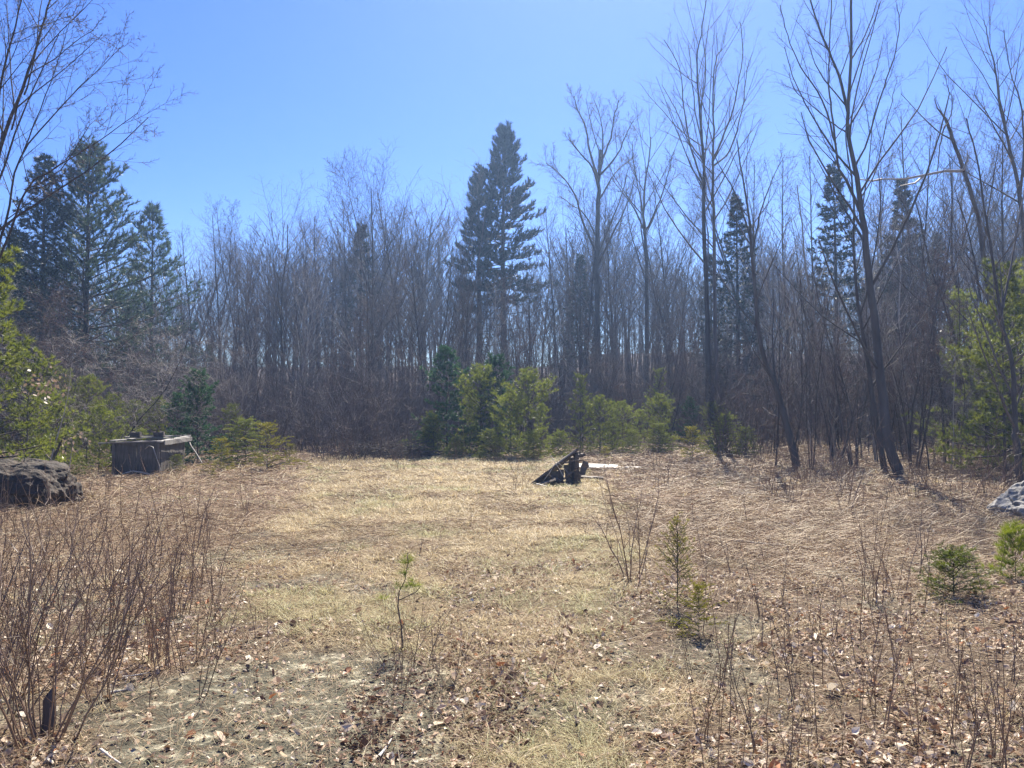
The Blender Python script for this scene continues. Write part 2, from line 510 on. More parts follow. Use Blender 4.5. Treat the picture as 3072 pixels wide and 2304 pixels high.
def hero_tree(name, limbs, Y, seed, label, S, mats=('bark', 'twig'), mx=3, lev0=1, jit=.4, cnt=None, cat='tree', widths=None, group=None, t0=None):
    """limbs: list of (pixel polyline, px width at start, px width at end, side branches?) standing at depth Y"""
    rnd = random.Random(seed)
    out = [[], [], []]; main = []
    base = W(limbs[0][0][0][0], limbs[0][0][0][1], Y)
    bz = ghs(base.x, base.y) - .1
    org = Vector((base.x, base.y, bz))
    for li, (pl, w0, w1, nb) in enumerate(limbs):
        pts = []
        dyt = rnd.uniform(-jit, jit) * 2 if li else 0
        n0 = len(pl)
        for k, (a, b) in enumerate(pl):
            f = k / (n0 - 1)
            q = W(a, b, Y + dyt * f ** 1.0) - org
            pts.append(q)
        # resample smoothly
        fine = []
        for k in range(n0 - 1):
            pm = pts[max(k - 1, 0)]; p0 = pts[k]; p1 = pts[k + 1]; p2 = pts[min(k + 2, n0 - 1)]
            for j in range(4):
                t = j / 4
                q = .5 * ((2 * p0) + (p1 - pm) * t + (2 * pm - 5 * p0 + 4 * p1 - p2) * t * t + (3 * p0 - pm - 3 * p1 + p2) * t ** 3)
                q = q + Vector((rnd.gauss(0, 1), rnd.gauss(0, 1), 0)) * .004 * Y / 10
                fine.append(tuple(q))
        fine.append(tuple(pts[-1]))
        n = len(fine)
        m = Y / F / 2
        rs = [(w1 + (w0 - w1) * (1 - k / (n - 1)) ** 1.6) * m for k in range(n)]
        (main if li == 0 else out[1]).append((fine, rs))
        dirs = [norm(tuple(fine[min(k + 1, n - 1)][c] - fine[max(k - 1, 0)][c] for c in range(3))) for k in range(n)]
        L = sum(math.dist(fine[k], fine[k + 1]) for k in range(n - 1))
        if nb:
            S2 = dict(S); S2['n'] = [nb] * 2 + S['n'][2:]
            S2['ratio'] = [nbr for nbr in S['ratio']]
            S2['n'][1] = nb
            lst = list(S['n']); lst[lev0 - 1 if lev0 else 0] = nb
            S2['n'] = lst
            branch_off(out, fine, dirs, rs, L, lev0 - 1 if lev0 else 0, mx, rnd, S2, t0)
    e = empty(name, org, label, cat, group)
    link('trunk', cat_mesh('trunk', [(main, 9, 0)], [M[mats[0]]]), e)
    br = [(out[0] + out[1], 5, 0), (out[2], 3, 1)]
    link('branches', cat_mesh('branches', br, [M[mats[0]], M[mats[1]]]), e)
    return e

def conifer(seed, h, base, width, gap, nper, el=(0, 45), curl=.25, prof=None, shoots=8, shoot_len=.38, tgap=.25, K=12, L=.12, Wd=.012, spread=.8,
            needle='pine', bark_m='bark_dark', droop=0., r0=None, dead=None, flat=False, back=.1, up_tip=0., lean=0.0, skip=0.0):
    rnd = random.Random(seed); rng = np.random.default_rng(seed)
    prof = prof or (lambda t: 1 - t)
    r0 = r0 or h * .012
    tr = []; n = 12
    wx = rnd.uniform(-1, 1) * .015 * h
    for k in range(n):
        t = k / (n - 1)
        tr.append((wx * math.sin(t * 3) + lean * t * h, wx * math.sin(t * 2 + 1) * .6, -.1 + (h + .1) * t))
    trs = [r0 * (1 - .93 * (k / (n - 1))) for k in range(n)]
    def on(z):
        t = min(max(z / h, 0), 1) * (n - 1); i = min(int(t), n - 2); f = t - i
        return tuple(tr[i][m] + (tr[i + 1][m] - tr[i][m]) * f for m in range(3))
    br = []; tw = []; P = []; D = []
    z = base
    while z < h * .985:
        t = (z - base) / (h - base)
        az = rnd.uniform(0, 6.28)
        for k in range(nper):
            a = az + k * 6.283 / nper + rnd.uniform(-.35, .35)
            if rnd.random() < skip: continue
            l = width * prof(t) * rnd.uniform(.55, 1.2) + .006 * h
            e = R(el[0] + (el[1] - el[0]) * t + rnd.uniform(-8, 8))
            d = (math.cos(a) * math.cos(e), math.sin(a) * math.cos(e), math.sin(e))
            p = on(z + rnd.uniform(-.3, .3) * gap)
            pts = [p]; ds = [d]
            m = 6
            for j in range(m - 1):
                f = j / (m - 1)
                d = norm((d[0] + rnd.gauss(0, .05), d[1] + rnd.gauss(0, .05), d[2] + (curl * (f - .15) - droop * (1 - f)) * .6 + rnd.gauss(0, .03)))
                p = tuple(p[c] + d[c] * l / (m - 1) for c in range(3))
                pts.append(p); ds.append(d)
            br.append((pts, [max(l * .012, .003) * (1 - .8 * j / (m - 1)) for j in range(m)]))
            # side shoots
            ns = max(2, int(shoots * (.5 + .5 * l / width) * rnd.uniform(.8, 1.2)))
            for s in range(ns):
                f = .22 + .78 * (s + rnd.random()) / ns
                q = f * (m - 1); i = min(int(q), m - 2); g = q - i
                p0 = tuple(pts[i][c] + (pts[i + 1][c] - pts[i][c]) * g for c in range(3))
                dd = ds[i]; sg = 1 if s % 2 else -1
                lat = norm((-dd[1] * sg, dd[0] * sg, 0))
                sa = R(rnd.uniform(30, 65))
                sdv = norm(tuple(dd[c] * math.cos(sa) + lat[c] * math.sin(sa) + (rnd.gauss(0, .1 if flat else .3) + (up_tip if not flat else -.12)) * (c == 2) for c in range(3)))
                sl = l * shoot_len * (1.15 - f) * rnd.uniform(.6, 1.2) + .04 * width
                e2 = tuple(p0[c] + sdv[c] * sl for c in range(3))
                mid = tuple((p0[c] + e2[c]) / 2 + (0 if c < 2 else .03 * sl) for c in range(3))
                tw.append(([p0, mid, e2], [max(sl * .012, .002)] * 2 + [.0015]))
                nt_ = max(1, int(sl / tgap + .5))
                for w in range(nt_):
                    ft = 1 - w / max(nt_, 1) * .85
                    P.append(tuple(p0[c] + (e2[c] - p0[c]) * ft for c in range(3)))
                    D.append((sdv[0], sdv[1], sdv[2] + (up_tip if not flat else 0)))
            P.append(pts[-1]); D.append((ds[-1][0], ds[-1][1], ds[-1][2] + up_tip))
        z += gap * (1 - .55 * t)
    for k in range(3):
        P.append(on(h * (1 - .012 * k))); D.append((0, 0, 1))
    if dead:
        z0, z1, nd, dl = dead
        for k in range(nd):
            z = z0 + (z1 - z0) * (k + rnd.random()) / nd
            a = rnd.uniform(0, 6.28)
            p = on(z); d = (math.cos(a), math.sin(a), rnd.uniform(-.25, .15)); l = dl * rnd.uniform(.5, 1)
            pts = [p]
            for j in range(4):
                d = norm((d[0] + rnd.gauss(0, .08), d[1] + rnd.gauss(0, .08), d[2] + .06 + rnd.gauss(0, .05)))
                p = tuple(p[c] + d[c] * l / 4 for c in range(3)); pts.append(p)
                for s in range(2):
                    dd = side_dir(d, R(50), rnd.uniform(0, 6.28))
                    tw.append(([p, tuple(p[c] + dd[c] * l * .14 for c in range(3)), tuple(p[c] + dd[c] * l * .26 + (.02 if c == 2 else 0) for c in range(3))], [.012, .009, .005]))
            br.append((pts, [.035, .03, .022, .016, .008]))
    V, Fc = needle_tris(P, D, K, L, Wd, spread, rng, back)
    return dict(trunk=cat_mesh('trunk', [([(tr, trs)], 8, 0)], [M[bark_m]]),
                branches=cat_mesh('branches', [(br, 4, 0), (tw, 3, 0)], [M[bark_m]]),
                needles=mkmesh('needles', V, [Fc], [M[needle]]), h=h)

# ------------------------------------------------------------------ big individual trees
SP = STY['spread']; SPn = dict(SP, n=[10, 9, 6, 3])
def basey(py): return 1.6 * F / (py - 410)

Sbig = dict(wig=[.05, .07, .1, .14], up=[.04, .10, .08, .05], n=[10, 9, 6, 3], t0=[.2, .12, .12, .1], ang=[(25, 50), (25, 50), (30, 60), (30, 60)], ratio=[.3, .34, .42, .5], taper=.55, rmin=.0028)
hero_tree('forked_maple_tree', [
    ([(899, 474), (888, 441), (882, 395), (876, 333), (867, 256), (862, 215), (856, 175), (848, 135), (848, 105), (851, 60), (851, -10), (853, -60)], 11, 2.2, 18),
    ([(848, 112), (840, 78), (829, 52), (815, 15), (800, -40)], 3.6, 1.5, 12),
    ([(862, 215), (846, 180), (838, 164), (833, 120), (829, 86), (830, 45), (832, -25)], 3.6, 1.2, 12),
    ([(848, 133), (835, 125), (815, 108), (795, 90), (789, 72)], 1.8, .6, 8),
    ([(836, 145), (822, 100), (800, 66), (788, 36), (780, 5)], 2.2, .8, 10),
    ([(856, 165), (868, 140), (880, 98), (893, 60), (899, 28), (897, 5)], 2.2, .8, 10),
    ([(851, 60), (865, 35), (876, 5), (880, -15)], 1.8, .8, 8),
    ([(860, 200), (876, 170), (885, 128), (893, 95), (897, 80)], 1.6, .6, 8),
    ([(862, 215), (868, 168), (872, 130), (878, 95)], 1.6, .6, 8),
], basey(474) - .5, 11, 'tallest bare forked tree with a thick dark trunk at the right of the clearing', Sbig, ('bark_hero', 'twig'), mx=3, jit=1.2)

hero_tree('bare_tree', [
    ([(797, 467), (789, 433), (776, 389), (760, 342), (752, 256), (749, 215), (742, 175), (737, 140)], 8.5, 1.2, 16),
    ([(752, 256), (760, 215), (772, 180), (785, 155)], 2.5, .7, 8),
    ([(751, 240), (738, 200), (722, 170), (712, 150)], 2.3, .7, 8),
], basey(467) - .5, 12, 'dark trunk leaning to the left beside the litter slope, bent near its base', Sbig, ('bark_hero', 'twig'), jit=1.0)

hero_tree('bare_tree', [
    ([(885, 472), (874, 410), (868, 364), (860, 318), (854, 250), (853, 190), (846, 140), (848, 110)], 6.5, 1.0, 14),
    ([(860, 318), (872, 270), (880, 215), (878, 170)], 2.2, .7, 8),
], basey(470) - .8, 13, 'slimmer dark trunk standing close against the thick forked trunk', Sbig, ('bark_dark', 'twig'), jit=1.0)

hero_tree('pale_barked_tree', [
    ([(829, 448), (823, 410), (819, 356), (814, 318), (806, 270), (802, 225), (797, 185)], 5.5, 1.0, 12),
], 29, 14, 'pale tan smooth trunk between the leaning dark trunk and the thick forked one', Sbig, ('bark_pale', 'twig'))
hero_tree('pale_barked_tree', [
    ([(912, 455), (908, 420), (902, 360), (899, 320), (900, 270), (893, 230)], 4.2, .9, 10),
], 28, 15, 'thin pale trunk just right of the thick forked trunk', Sbig, ('bark_pale', 'twig'))

# twin stem tall tree at the right of centre
hero_tree('tall_maple_tree', [
    ([(709, 430), (708, 360), (707, 305), (704, 230), (704, 180), (702, 140), (699, 105), (697, 60), (701, 35), (707, -5)], 6.5, 1.0, 22),
    ([(716, 420), (715, 300), (714, 220), (713, 170), (714, 130), (713, 95), (716, 60), (722, 50)], 4.8, 1.0, 20),
    ([(713, 160), (722, 140), (733, 110), (738, 85), (743, 50), (740, 22)], 2.6, .8, 12),
    ([(714, 165), (730, 150), (742, 110), (747, 70), (753, 52)], 2.2, .7, 12),
    ([(704, 185), (692, 150), (684, 110), (680, 70), (664, 40)], 2.4, .8, 12),
    ([(703, 160), (688, 140), (676, 110), (662, 85)], 2.0, .7, 10),
    ([(700, 110), (706, 70), (701, 25)], 1.8, .8, 8),
    ([(704, 150), (695, 110), (690, 60), (688, 45)], 1.8, .7, 8),
], 31, 16, 'tall bare maple with two parallel stems and a broom-like crown', Sbig, ('bark_hero', 'twig'), jit=1.5)

hero_tree('bare_tree', [
    ([(600, 440), (598, 360), (597, 270), (598, 215), (599, 183), (600, 150)], 7.5, 3.5, 6),
    ([(599, 190), (592, 168), (578, 150), (570, 140)], 3.0, .9, 10),
    ([(599, 180), (590, 150), (586, 128), (577, 108), (574, 96)], 3.0, .8, 12),
    ([(600, 175), (603, 145), (601, 120), (594, 100)], 2.6, .8, 12),
    ([(600, 165), (611, 138), (614, 118), (619, 100)], 2.6, .8, 12),
    ([(600, 175), (617, 155), (628, 130), (634, 120)], 2.6, .8, 12),
    ([(599, 200), (616, 172), (630, 160)], 2.2, .8, 10),
    ([(598, 255), (584, 225), (575, 195), (561, 175), (546, 163)], 3.2, .9, 14),
    ([(598, 265), (612, 235), (627, 205), (636, 175)], 3.0, .9, 14),
    ([(598, 240), (585, 215), (572, 205), (560, 196)], 2.2, .7, 10),
], 50, 17, 'tall bare tree with a candelabra crown between the spruce and the twin-stemmed maple', dict(Sbig, ratio=[.3, .45, .45, .5], rmin=.009), ('bark', 'twig'), jit=2.0)
hero_tree('bare_tree', [
    ([(648, 440), (647, 330), (646, 250), (643, 215), (646, 180), (650, 150), (651, 137)], 5.5, 1.0, 14),
    ([(645, 232), (632, 205), (620, 190), (612, 178)], 2.2, .7, 12),
    ([(645, 232), (660, 200), (668, 175), (672, 155)], 2.2, .7, 12),
    ([(646, 232), (640, 195), (634, 165), (632, 142)], 2.0, .7, 12),
], 50, 18, 'bare tree with a vase-shaped crown immediately right of the candelabra tree', dict(Sbig, ratio=[.3, .42, .45, .5], rmin=.009), ('bark', 'twig'), jit=2.0)

# broken topped tree with the long bleached limb
hero_tree('broken_tree', [
    ([(1003, 446), (998, 380), (992, 320), (985, 270), (977, 215), (961, 162), (952, 138), (946, 120)], 6.5, 3.2, 5),
    ([(946, 120), (938, 108), (934, 98)], 3.0, .6, 2),
    ([(947, 121), (941, 140), (938, 165), (935, 190)], 1.8, .8, 4),
    ([(947, 124), (953, 105), (948, 88), (945, 75)], 1.3, .5, 7),
], 20, 19, 'tree with a snapped splintered top at the right of the wood', Sbig, ('bark_hero', 'twig'))
lim = [(968, 160), (963, 170), (959, 171), (945, 171), (925, 175), (905, 179), (882, 179)]
o0 = W(958, 171, 20)
e_m = cat_mesh('broken_tree_limb', [([([tuple(W(a, b, 19.8) - o0) for a, b in lim], [.025, .036, .038, .034, .03, .025, .015])], 6, 0),
    ([([tuple(W(a, b, 19.8) - o0) for a, b in q], [.03, .022, .014]) for q in ([(963, 170), (968, 158), (967, 150)], [(925, 175), (915, 183), (900, 186)], [(882, 179), (872, 181), (858, 179)])], 4, 0)], [M['bark_pale']])
limb = link('fallen_limb', e_m, None, o0); tag(limb, 'long bleached crooked limb hanging out sideways below the snapped treetop', 'branch')

hero_tree('bare_tree', [
    ([(1021, 492), (1016, 440), (1015, 426), (1012, 364), (1001, 318), (992, 256), (984, 205), (975, 150), (966, 118)], 7.5, 1.2, 16),
    ([(1001, 318), (1012, 260), (1020, 210), (1030, 170)], 3, 1, 8),
], 15, 20, 'near grey-green trunk rising from behind the grey boulder at the edge of the wood', Sbig, ('bark_hero', 'twig'), jit=.6)
hero_tree('bare_tree', [
    ([(1040, 470), (1030, 300), (1020, 200), (1010, 150), (1001, 110), (995, 70), (988, 40), (984, 20)], 6, .8, 22),
    ([(1020, 200), (1024, 150), (1020, 100), (1010, 70), (1004, 30)], 3, .7, 14),
    ([(1012, 160), (990, 120), (975, 95)], 2, .6, 12),
], 22, 21, 'tall feathery bare tree topmost at the right edge of the wood', Sbig, ('bark_hero', 'twig'), jit=1.0)
hero_tree('bare_tree', [
    ([(990, 452), (985, 440), (968, 379), (945, 310), (930, 264), (921, 225), (915, 195)], 5.5, .9, 12),
], 23, 22, 'slanting thin dark trunk crossing in front of the roadside pine, lowest bend leftward', Sbig, ('bark_dark', 'twig'))
hero_tree('bare_tree', [
    ([(1000, 455), (992, 376), (985, 333), (976, 271), (968, 230), (958, 200)], 5, .9, 12),
], 22.5, 23, 'straighter slanting trunk beside the right-hand pine, parallel with its thinner neighbour', Sbig, ('bark_dark', 'twig'))

# left: near multi-stemmed tree rising from outside the frame
Sleft = dict(wig=[.04, .06, .08, .1], up=[.02, .05, .04, .03], n=[10, 9, 6, 4], t0=[.15, .1, .1, .1], ang=[(25, 50), (25, 55), (30, 60), (30, 60)], ratio=[.3, .3, .42, .5], taper=.6, rmin=.0035)
hero_tree('arching_bare_tree', [
    ([(-60, 560), (-45, 430), (-25, 300), (-8, 200), (0, 148), (23, 88), (42, 28), (52, -8), (60, -60)], 9, 1.2, 18),
    ([(-30, 320), (5, 225), (20, 158), (62, 106), (99, 69), (124, 45)], 3.2, .6, 16),
    ([(-35, 350), (10, 230), (30, 185), (51, 171), (100, 140), (125, 122), (138, 113)], 2.8, .5, 14),
    ([(-12, 210), (0, 90), (12, 39), (24, -10)], 3.4, 1.2, 12),
    ([(12, 130), (25, 80), (50, 62), (80, 38), (94, 30)], 1.8, .5, 12),
    ([(25, 95), (36, 52), (40, 10), (46, -20)], 1.8, .8, 8),
    ([(20, 160), (40, 110), (60, 55), (70, 20)], 1.6, .5, 10),
    ([(25, 190), (60, 170), (90, 125), (98, 122)], 1.5, .5, 10),
    ([(34, 28), (52, 22), (74, 15)], 1.2, .4, 8),
], 12.5, 24, 'near bare tree leaning in at the left edge with long branches arching across the sky', Sleft, ('bark', 'twig'), jit=1.2)

# ------------------------------------------------------------------ large conifers
def put(pr, px, Y, label, name, rz=0., hpy=None, cat='tree', s=None, group=None, dx=0):
    x = (px - 512) / F * Y + dx
    z = ghs(x, Y)
    if s is None:
        s = (W(px, hpy, Y).z - z) / pr['h'] if hpy is not None else 1
    return place_tree(pr, x, Y, s, rz, label, cat, group, name)

cen = conifer(31, 22.0, 10.2, 4.1, .85, 7, el=(-14, 50), curl=.62, prof=lambda t: (1 - t) ** .8 * (.72 + .28 * math.sin(min(t * 2.6 + .5, 1.57))) + .03,
              shoots=15, shoot_len=.22, tgap=.28, K=17, L=.34, Wd=.06, spread=.65, needle='spruce', bark_m='bark_dark', r0=.34, dead=(6.2, 11.2, 34, 3.6), up_tip=.55, back=.35)
put(cen, 506, 55, 'tall dark spruce standing highest at the centre of the tree line', 'spruce_tree', .4, 128)
cen2 = conifer(32, 17.6, 8.6, 2.0, .75, 5, el=(-5, 45), curl=.5, prof=lambda t: (1 - t) ** .6 + .03,
               shoots=11, shoot_len=.22, tgap=.3, K=15, L=.34, Wd=.07, spread=.6, needle='spruce', bark_m='bark_dark', r0=.3, dead=(4.6, 8.6, 16, 2.2), up_tip=.45, back=.3)
put(cen2, 478, 57, 'dark spruce half hidden at the left side of the tallest spruce', 'spruce_tree', 1.4, 174)
wp = conifer(33, 15.0, 1.5, 6.2, .95, 6, el=(0, 55), curl=.4, prof=lambda t: (1 - t) ** .75 * (.55 + .45 * math.sin(min(.4 + t * 3, 1.57))) + .04,
             shoots=12, shoot_len=.36, tgap=.26, K=18, L=.28, Wd=.035, spread=.8, needle='pine_blue', r0=.2, up_tip=.35, back=.15)
put(wp, 84, 36, 'tall feathery white pine near the left with a straight visible trunk', 'white_pine_tree', .3, 148)
hm = conifer(34, 13.5, 1.0, 3.0, .62, 6, el=(-12, 40), curl=.1, prof=lambda t: (1 - t) ** .7 + .04, shoots=12, shoot_len=.3, tgap=.22, K=16, L=.2, Wd=.04, spread=.9, needle='spruce', r0=.18)
put(hm, 40, 34, 'dense blackish hemlock just left of the tall feathery white pine', 'hemlock_tree', .3, 160)
wp2 = conifer(35, 12.5, 2.0, 4.0, .85, 5, el=(0, 55), curl=.35, prof=lambda t: (1 - t) ** .8 + .05, shoots=9, shoot_len=.4, tgap=.32, K=15, L=.34, Wd=.04, spread=.8, needle='pine_blue', r0=.16, up_tip=.35)
put(wp2, 150, 44, 'smaller white pine just right of the tall feathery one', 'white_pine_tree', 1.3, 211)
fr = conifer(36, 11, 1.0, 2.7, .62, 6, el=(-12, 35), curl=.3, prof=lambda t: (1 - t) ** 1.05 + .02, shoots=11, shoot_len=.25, tgap=.22, K=15, L=.2, Wd=.04, spread=.85, needle='spruce', r0=.15)
for px, Y, hy, rz, lab in [
    (581, 52, 255, .4, 'short dark fir behind the planks, left of the candelabra tree trunk'),
    (738, 40, 196, 1.2, 'narrow dark spruce behind the leaning trunk'),
    (836, 36, 165, 2.2, 'dark spruce behind the thick forked tree, widest of the dim conifers'),
    (905, 38, 180, 3.2, 'dim narrow spruce behind the bleached crooked limb'),
    (361, 58, 225, .2, 'slim dark spruce hidden among bare crowns left of centre'),
    (712, 50, 255, .9, 'low dim spruce behind the twin-stemmed maple'),
    (940, 44, 235, 2.9, 'dim spruce behind the tree with the snapped top'),
    (10, 30, 235, 1.9, 'dark spruce at the far left margin behind the arching branches')]:
    put(fr, px, Y, lab, 'spruce_tree', rz, hy)

# ------------------------------------------------------------------ nearer pines and young evergreens
pn = conifer(41, 6.2, .4, 2.2, .5, 6, skip=.15, el=(0, 55), curl=.35, prof=lambda t: (1 - t) ** .5 * (.6 + .4 * math.sin(t * 14)) + .12, shoots=8, shoot_len=.42, tgap=.15, K=26, L=.16, Wd=.016, spread=.8, needle='pine', r0=.05, up_tip=.3, back=.05)
pn2 = conifer(42, 4.2, .15, 1.6, .4, 6, skip=.2, el=(0, 55), curl=.3, prof=lambda t: (1 - t) ** .45 * (.7 + .3 * math.sin(t * 11)) + .14, shoots=7, shoot_len=.42, tgap=.14, K=18, L=.15, Wd=.02, spread=.8, needle='pine', r0=.035, up_tip=.3, back=.05)
pn3 = conifer(43, 4.6, .2, 1.6, .36, 6, skip=.15, el=(0, 50), curl=.3, prof=lambda t: (1 - t) ** .5 * (.75 + .25 * math.sin(t * 12)) + .12, shoots=8, shoot_len=.42, tgap=.15, K=24, L=.16, Wd=.024, spread=.8, needle='fir', r0=.035, up_tip=.2, back=.05)
hk = conifer(44, 1.9, .05, 1.6, .17, 4, skip=.3, el=(20, 60), curl=-.7, prof=lambda t: (1 - t) ** .4 * (.7 + .3 * math.sin(t * 17)) + .1, shoots=10, shoot_len=.4, tgap=.06, K=11, L=.06, Wd=.018, spread=.9, needle='hemlock', r0=.015, flat=True, droop=.1, back=.05)
hk2 = conifer(45, 2.6, .05, 1.8, .17, 4, el=(10, 45), curl=-.45, prof=lambda t: (1 - t) ** .6 + .1, shoots=11, shoot_len=.4, tgap=.07, K=11, L=.065, Wd=.022, spread=.9, needle='pine', r0=.02, flat=True, droop=.1, back=.05)
pn4 = conifer(46, 3.4, .1, 1.75, .3, 6, skip=.25, el=(5, 50), curl=.3, prof=lambda t: (1 - t) ** .4 * (.7 + .3 * math.sin(t * 9 + 2)) + .14, shoots=8, shoot_len=.45, tgap=.14, K=15, L=.15, Wd=.02, spread=.85, needle='pine', r0=.03, up_tip=.25, back=.05)
YP = 'young evergreens along the edge of the wood'
for pr, px, Y, hy, rz, nm, lab in [
    (pn, -8, 13.5, 262, .3, 'white_pine_tree', 'yellow-green white pine leaning in at the left edge above the dark boulder'),
    (pn2, 28, 17, 352, 1.3, 'white_pine_tree', 'young white pine directly behind the dark boulder'),
    (pn2, 88, 21, 378, 2.0, 'white_pine_tree', 'young white pine between the dark boulder and the wooden crate'),
    (pn2, 112, 23, 395, 4.0, 'white_pine_tree', 'bushy young white pine just behind the left end of the crate'),
    (pn2, 62, 23, 370, 5.1, 'white_pine_tree', 'young white pine behind its shorter neighbour beside the boulder'),
    (pn3, 199, 23, 372, .3, 'fir_tree', 'bluish-green young fir behind the right end of the crate'),
    (pn3, 178, 24, 395, 1.7, 'fir_tree', 'lower bluish-green fir touching the left side of its taller twin behind the crate'),
    (pn2, 158, 24.5, 398, 2.2, 'white_pine_tree', 'thin young white pine directly behind the middle of the crate'),
    (pn2, 232, 27, 405, 3.1, 'white_pine_tree', 'yellow-green young pine right of the bluish firs'),
    (pn3, 447, 27.5, 350, .9, 'fir_tree', 'fresh green young fir, tallest of those left of the spruce trunk'),
    (pn3, 495, 28, 358, 2.9, 'fir_tree', 'green young fir directly below the tall spruce trunk'),
    (pn2, 470, 28, 392, 2.0, 'white_pine_tree', 'young white pine between the two fresh green firs'),
    (pn2, 541, 28, 405, 1.5, 'white_pine_tree', 'low yellow-green pine behind the left tip of the planks'),
    (pn, 580, 28, 378, 2.2, 'white_pine_tree', 'young pine with a dark straight stem behind the collapsed planks'),
    (pn2, 612, 29, 402, 3.2, 'white_pine_tree', 'low young pine behind the white sheet'),
    (pn2, 640, 30, 410, 4.2, 'white_pine_tree', 'low dull green pine between the white sheet and the yellow hemlock'),
    (pn, 660, 33, 372, 5.2, 'white_pine_tree', 'taller young pine behind the yellow hemlock'),
    (pn3, 690, 31, 398, .8, 'fir_tree', 'dull green fir just behind the yellow hemlock'),
    (pn2, 430, 28, 412, 1.9, 'white_pine_tree', 'lowest young pine left of the fresh green fir'),
    (pn4, 434, 26.5, 418, 1.9, 'white_pine_tree', 'shaggy low pine at the outer side of the fresh green fir'),
    (pn4, 511, 26, 395, 3.9, 'white_pine_tree', 'shaggy yellow-green pine at the foot of the tall spruce trunk'),
    (pn4, 528, 26, 376, 5.0, 'white_pine_tree', 'fullest yellow-green pine, standing left of the plank heap'),
    (pn4, 600, 27, 400, 1.2, 'white_pine_tree', 'shaggy pine behind the high end of the planks'),
    (pn4, 622, 28, 405, .4, 'white_pine_tree', 'shaggy low pine behind the narrow bleached strip'),
    (pn4, 660, 28, 398, 3.3, 'white_pine_tree', 'shaggy low pine touching the bright yellow hemlock'),
    (pn4, 482, 27, 372, 2.2, 'white_pine_tree', 'tallest shaggy yellow-green pine below the tall spruce'),
    (pn4, 712, 29, 405, .2, 'white_pine_tree', 'dull shaggy pine right of the bright yellow hemlock'),
    (pn, 1022, 19, 285, 4.1, 'white_pine_tree', 'fullest yellow-green pine cut by the right edge of the picture'),
    (pn, 985, 21, 330, 3.1, 'white_pine_tree', 'lower yellow-green pine between the slanting trunks at the right'),
    (pn4, 100, 19.5, 410, 1.1, 'white_pine_tree', 'shaggy pine at the near left corner of the crate'),
    (pn4, 48, 18.5, 395, 4.1, 'white_pine_tree', 'shaggy pine beyond the splintered stump'),
    (pn4, 135, 26, 405, 5.1, 'white_pine_tree', 'shaggy pine behind the crate lid blocks'),
    (pn, 1003, 17.5, 272, 1.1, 'white_pine_tree', 'yellow-green white pine at the right edge behind slanting trunks'),
    (pn, 965, 23, 300, 2.6, 'white_pine_tree', 'fainter white pine behind the slanting trunks, left of the one at the edge')]:
    put(pr, px, Y, lab, nm, rz, hy, group=YP)
YH = 'young hemlocks along the edge of the clearing'
for pr, px, Y, hy, rz, lab in [
    (hk, 268, 20.5, 428, .3, 'yellow-green feathery hemlock, brightest one right of the crate'),
    (hk, 222, 19.5, 442, 1.3, 'yellowish hemlock sprawling just right of the crate'),
    (hk2, 246, 22.5, 420, 2.3, 'taller green hemlock behind the yellow ones right of the crate'),
    (hk, 214, 17.5, 470, 3.3, 'low yellow hemlock nearest the camera right of the crate'),
    (hk2, 178, 19.5, 455, 2.1, 'small grey-green hemlock against the side of the crate'),
    (hk, 290, 22, 446, 4.3, 'small green hemlock at the outer end of the row right of the crate'),
    (hk2, 455, 25, 438, .8, 'low hemlock at the foot of the fresh green fir'),
    (hk2, 490, 24.5, 430, 1.8, 'low arching hemlock at the foot of the tall spruce'),
    (hk2, 533, 24.5, 432, 2.8, 'low hemlock left of the collapsed planks at the wood edge'),
    (hk, 605, 24, 448, 3.8, 'low yellowish hemlock just behind the white sheet'),
    (hk2, 632, 26, 430, 5.8, 'grey-green hemlock left of the bright yellow one'),
    (hk, 692, 23.5, 430, .1, 'bright yellow hemlock standing alone before the dark thicket'),
    (hk2, 725, 26, 415, .6, 'green arching hemlock just right of the bright yellow one'),
    (hk2, 745, 25, 428, 1.6, 'lower green hemlock left of the leaning dark trunk'),
    (hk2, 658, 26.5, 424, 2.9, 'feathery green hemlock immediately left of the bright yellow one'),
    (hk2, 428, 27, 428, .4, 'feathery hemlock between the brush pile and the fresh green fir'),
    (hk2, 560, 26, 432, 1.4, 'feathery low hemlock just behind the slope of the planks'),
    (hk2, 140, 22.5, 430, 3.4, 'feathery green hemlock rising right behind the crate lid'),
    (hk, 575, 22, 458, 2.6, 'tiny yellow hemlock at the right end of the planks'),
    (hk2, 405, 26, 440, 2.2, 'low dull hemlock by the brush pile')]:
    put(pr, px, Y, lab, 'hemlock_sapling', rz, hy, group=YH)

# foreground saplings
sp1 = conifer(51, .5, .03, .36, .05, 6, el=(15, 60), curl=-.1, prof=lambda t: (1 - t) ** .5 + .2, skip=.2, shoots=8, shoot_len=.5, tgap=.032, K=14, L=.034, Wd=.004, spread=1.0, needle='fir_bright', r0=.008, back=.03)
def at(px, py):
    Y = 1.6 * F / (py - 410); return (px - 512) / F * Y, Y
x, y = at(950, 594); place_tree(sp1, x, y, .85, .3, 'bushy dark green little spruce casting a black shadow, below the grey boulder', 'sapling', None, 'spruce_sapling').scale = (1.05, 1.0, .72)
pt = conifer(52, 1.1, .1, .5, .2, 5, el=(25, 60), curl=.2, prof=lambda t: (1 - t) ** .5 + .2, shoots=5, shoot_len=.45, tgap=.06, K=26, L=.19, Wd=.005, spread=.6, needle='fir_bright', r0=.01, up_tip=.3, back=.03)
x, y = at(1012, 578); place_tree(pt, x, y, .42, .9, 'fresh green pine sapling with long soft needles at the right edge', 'sapling', None, 'pine_sapling')
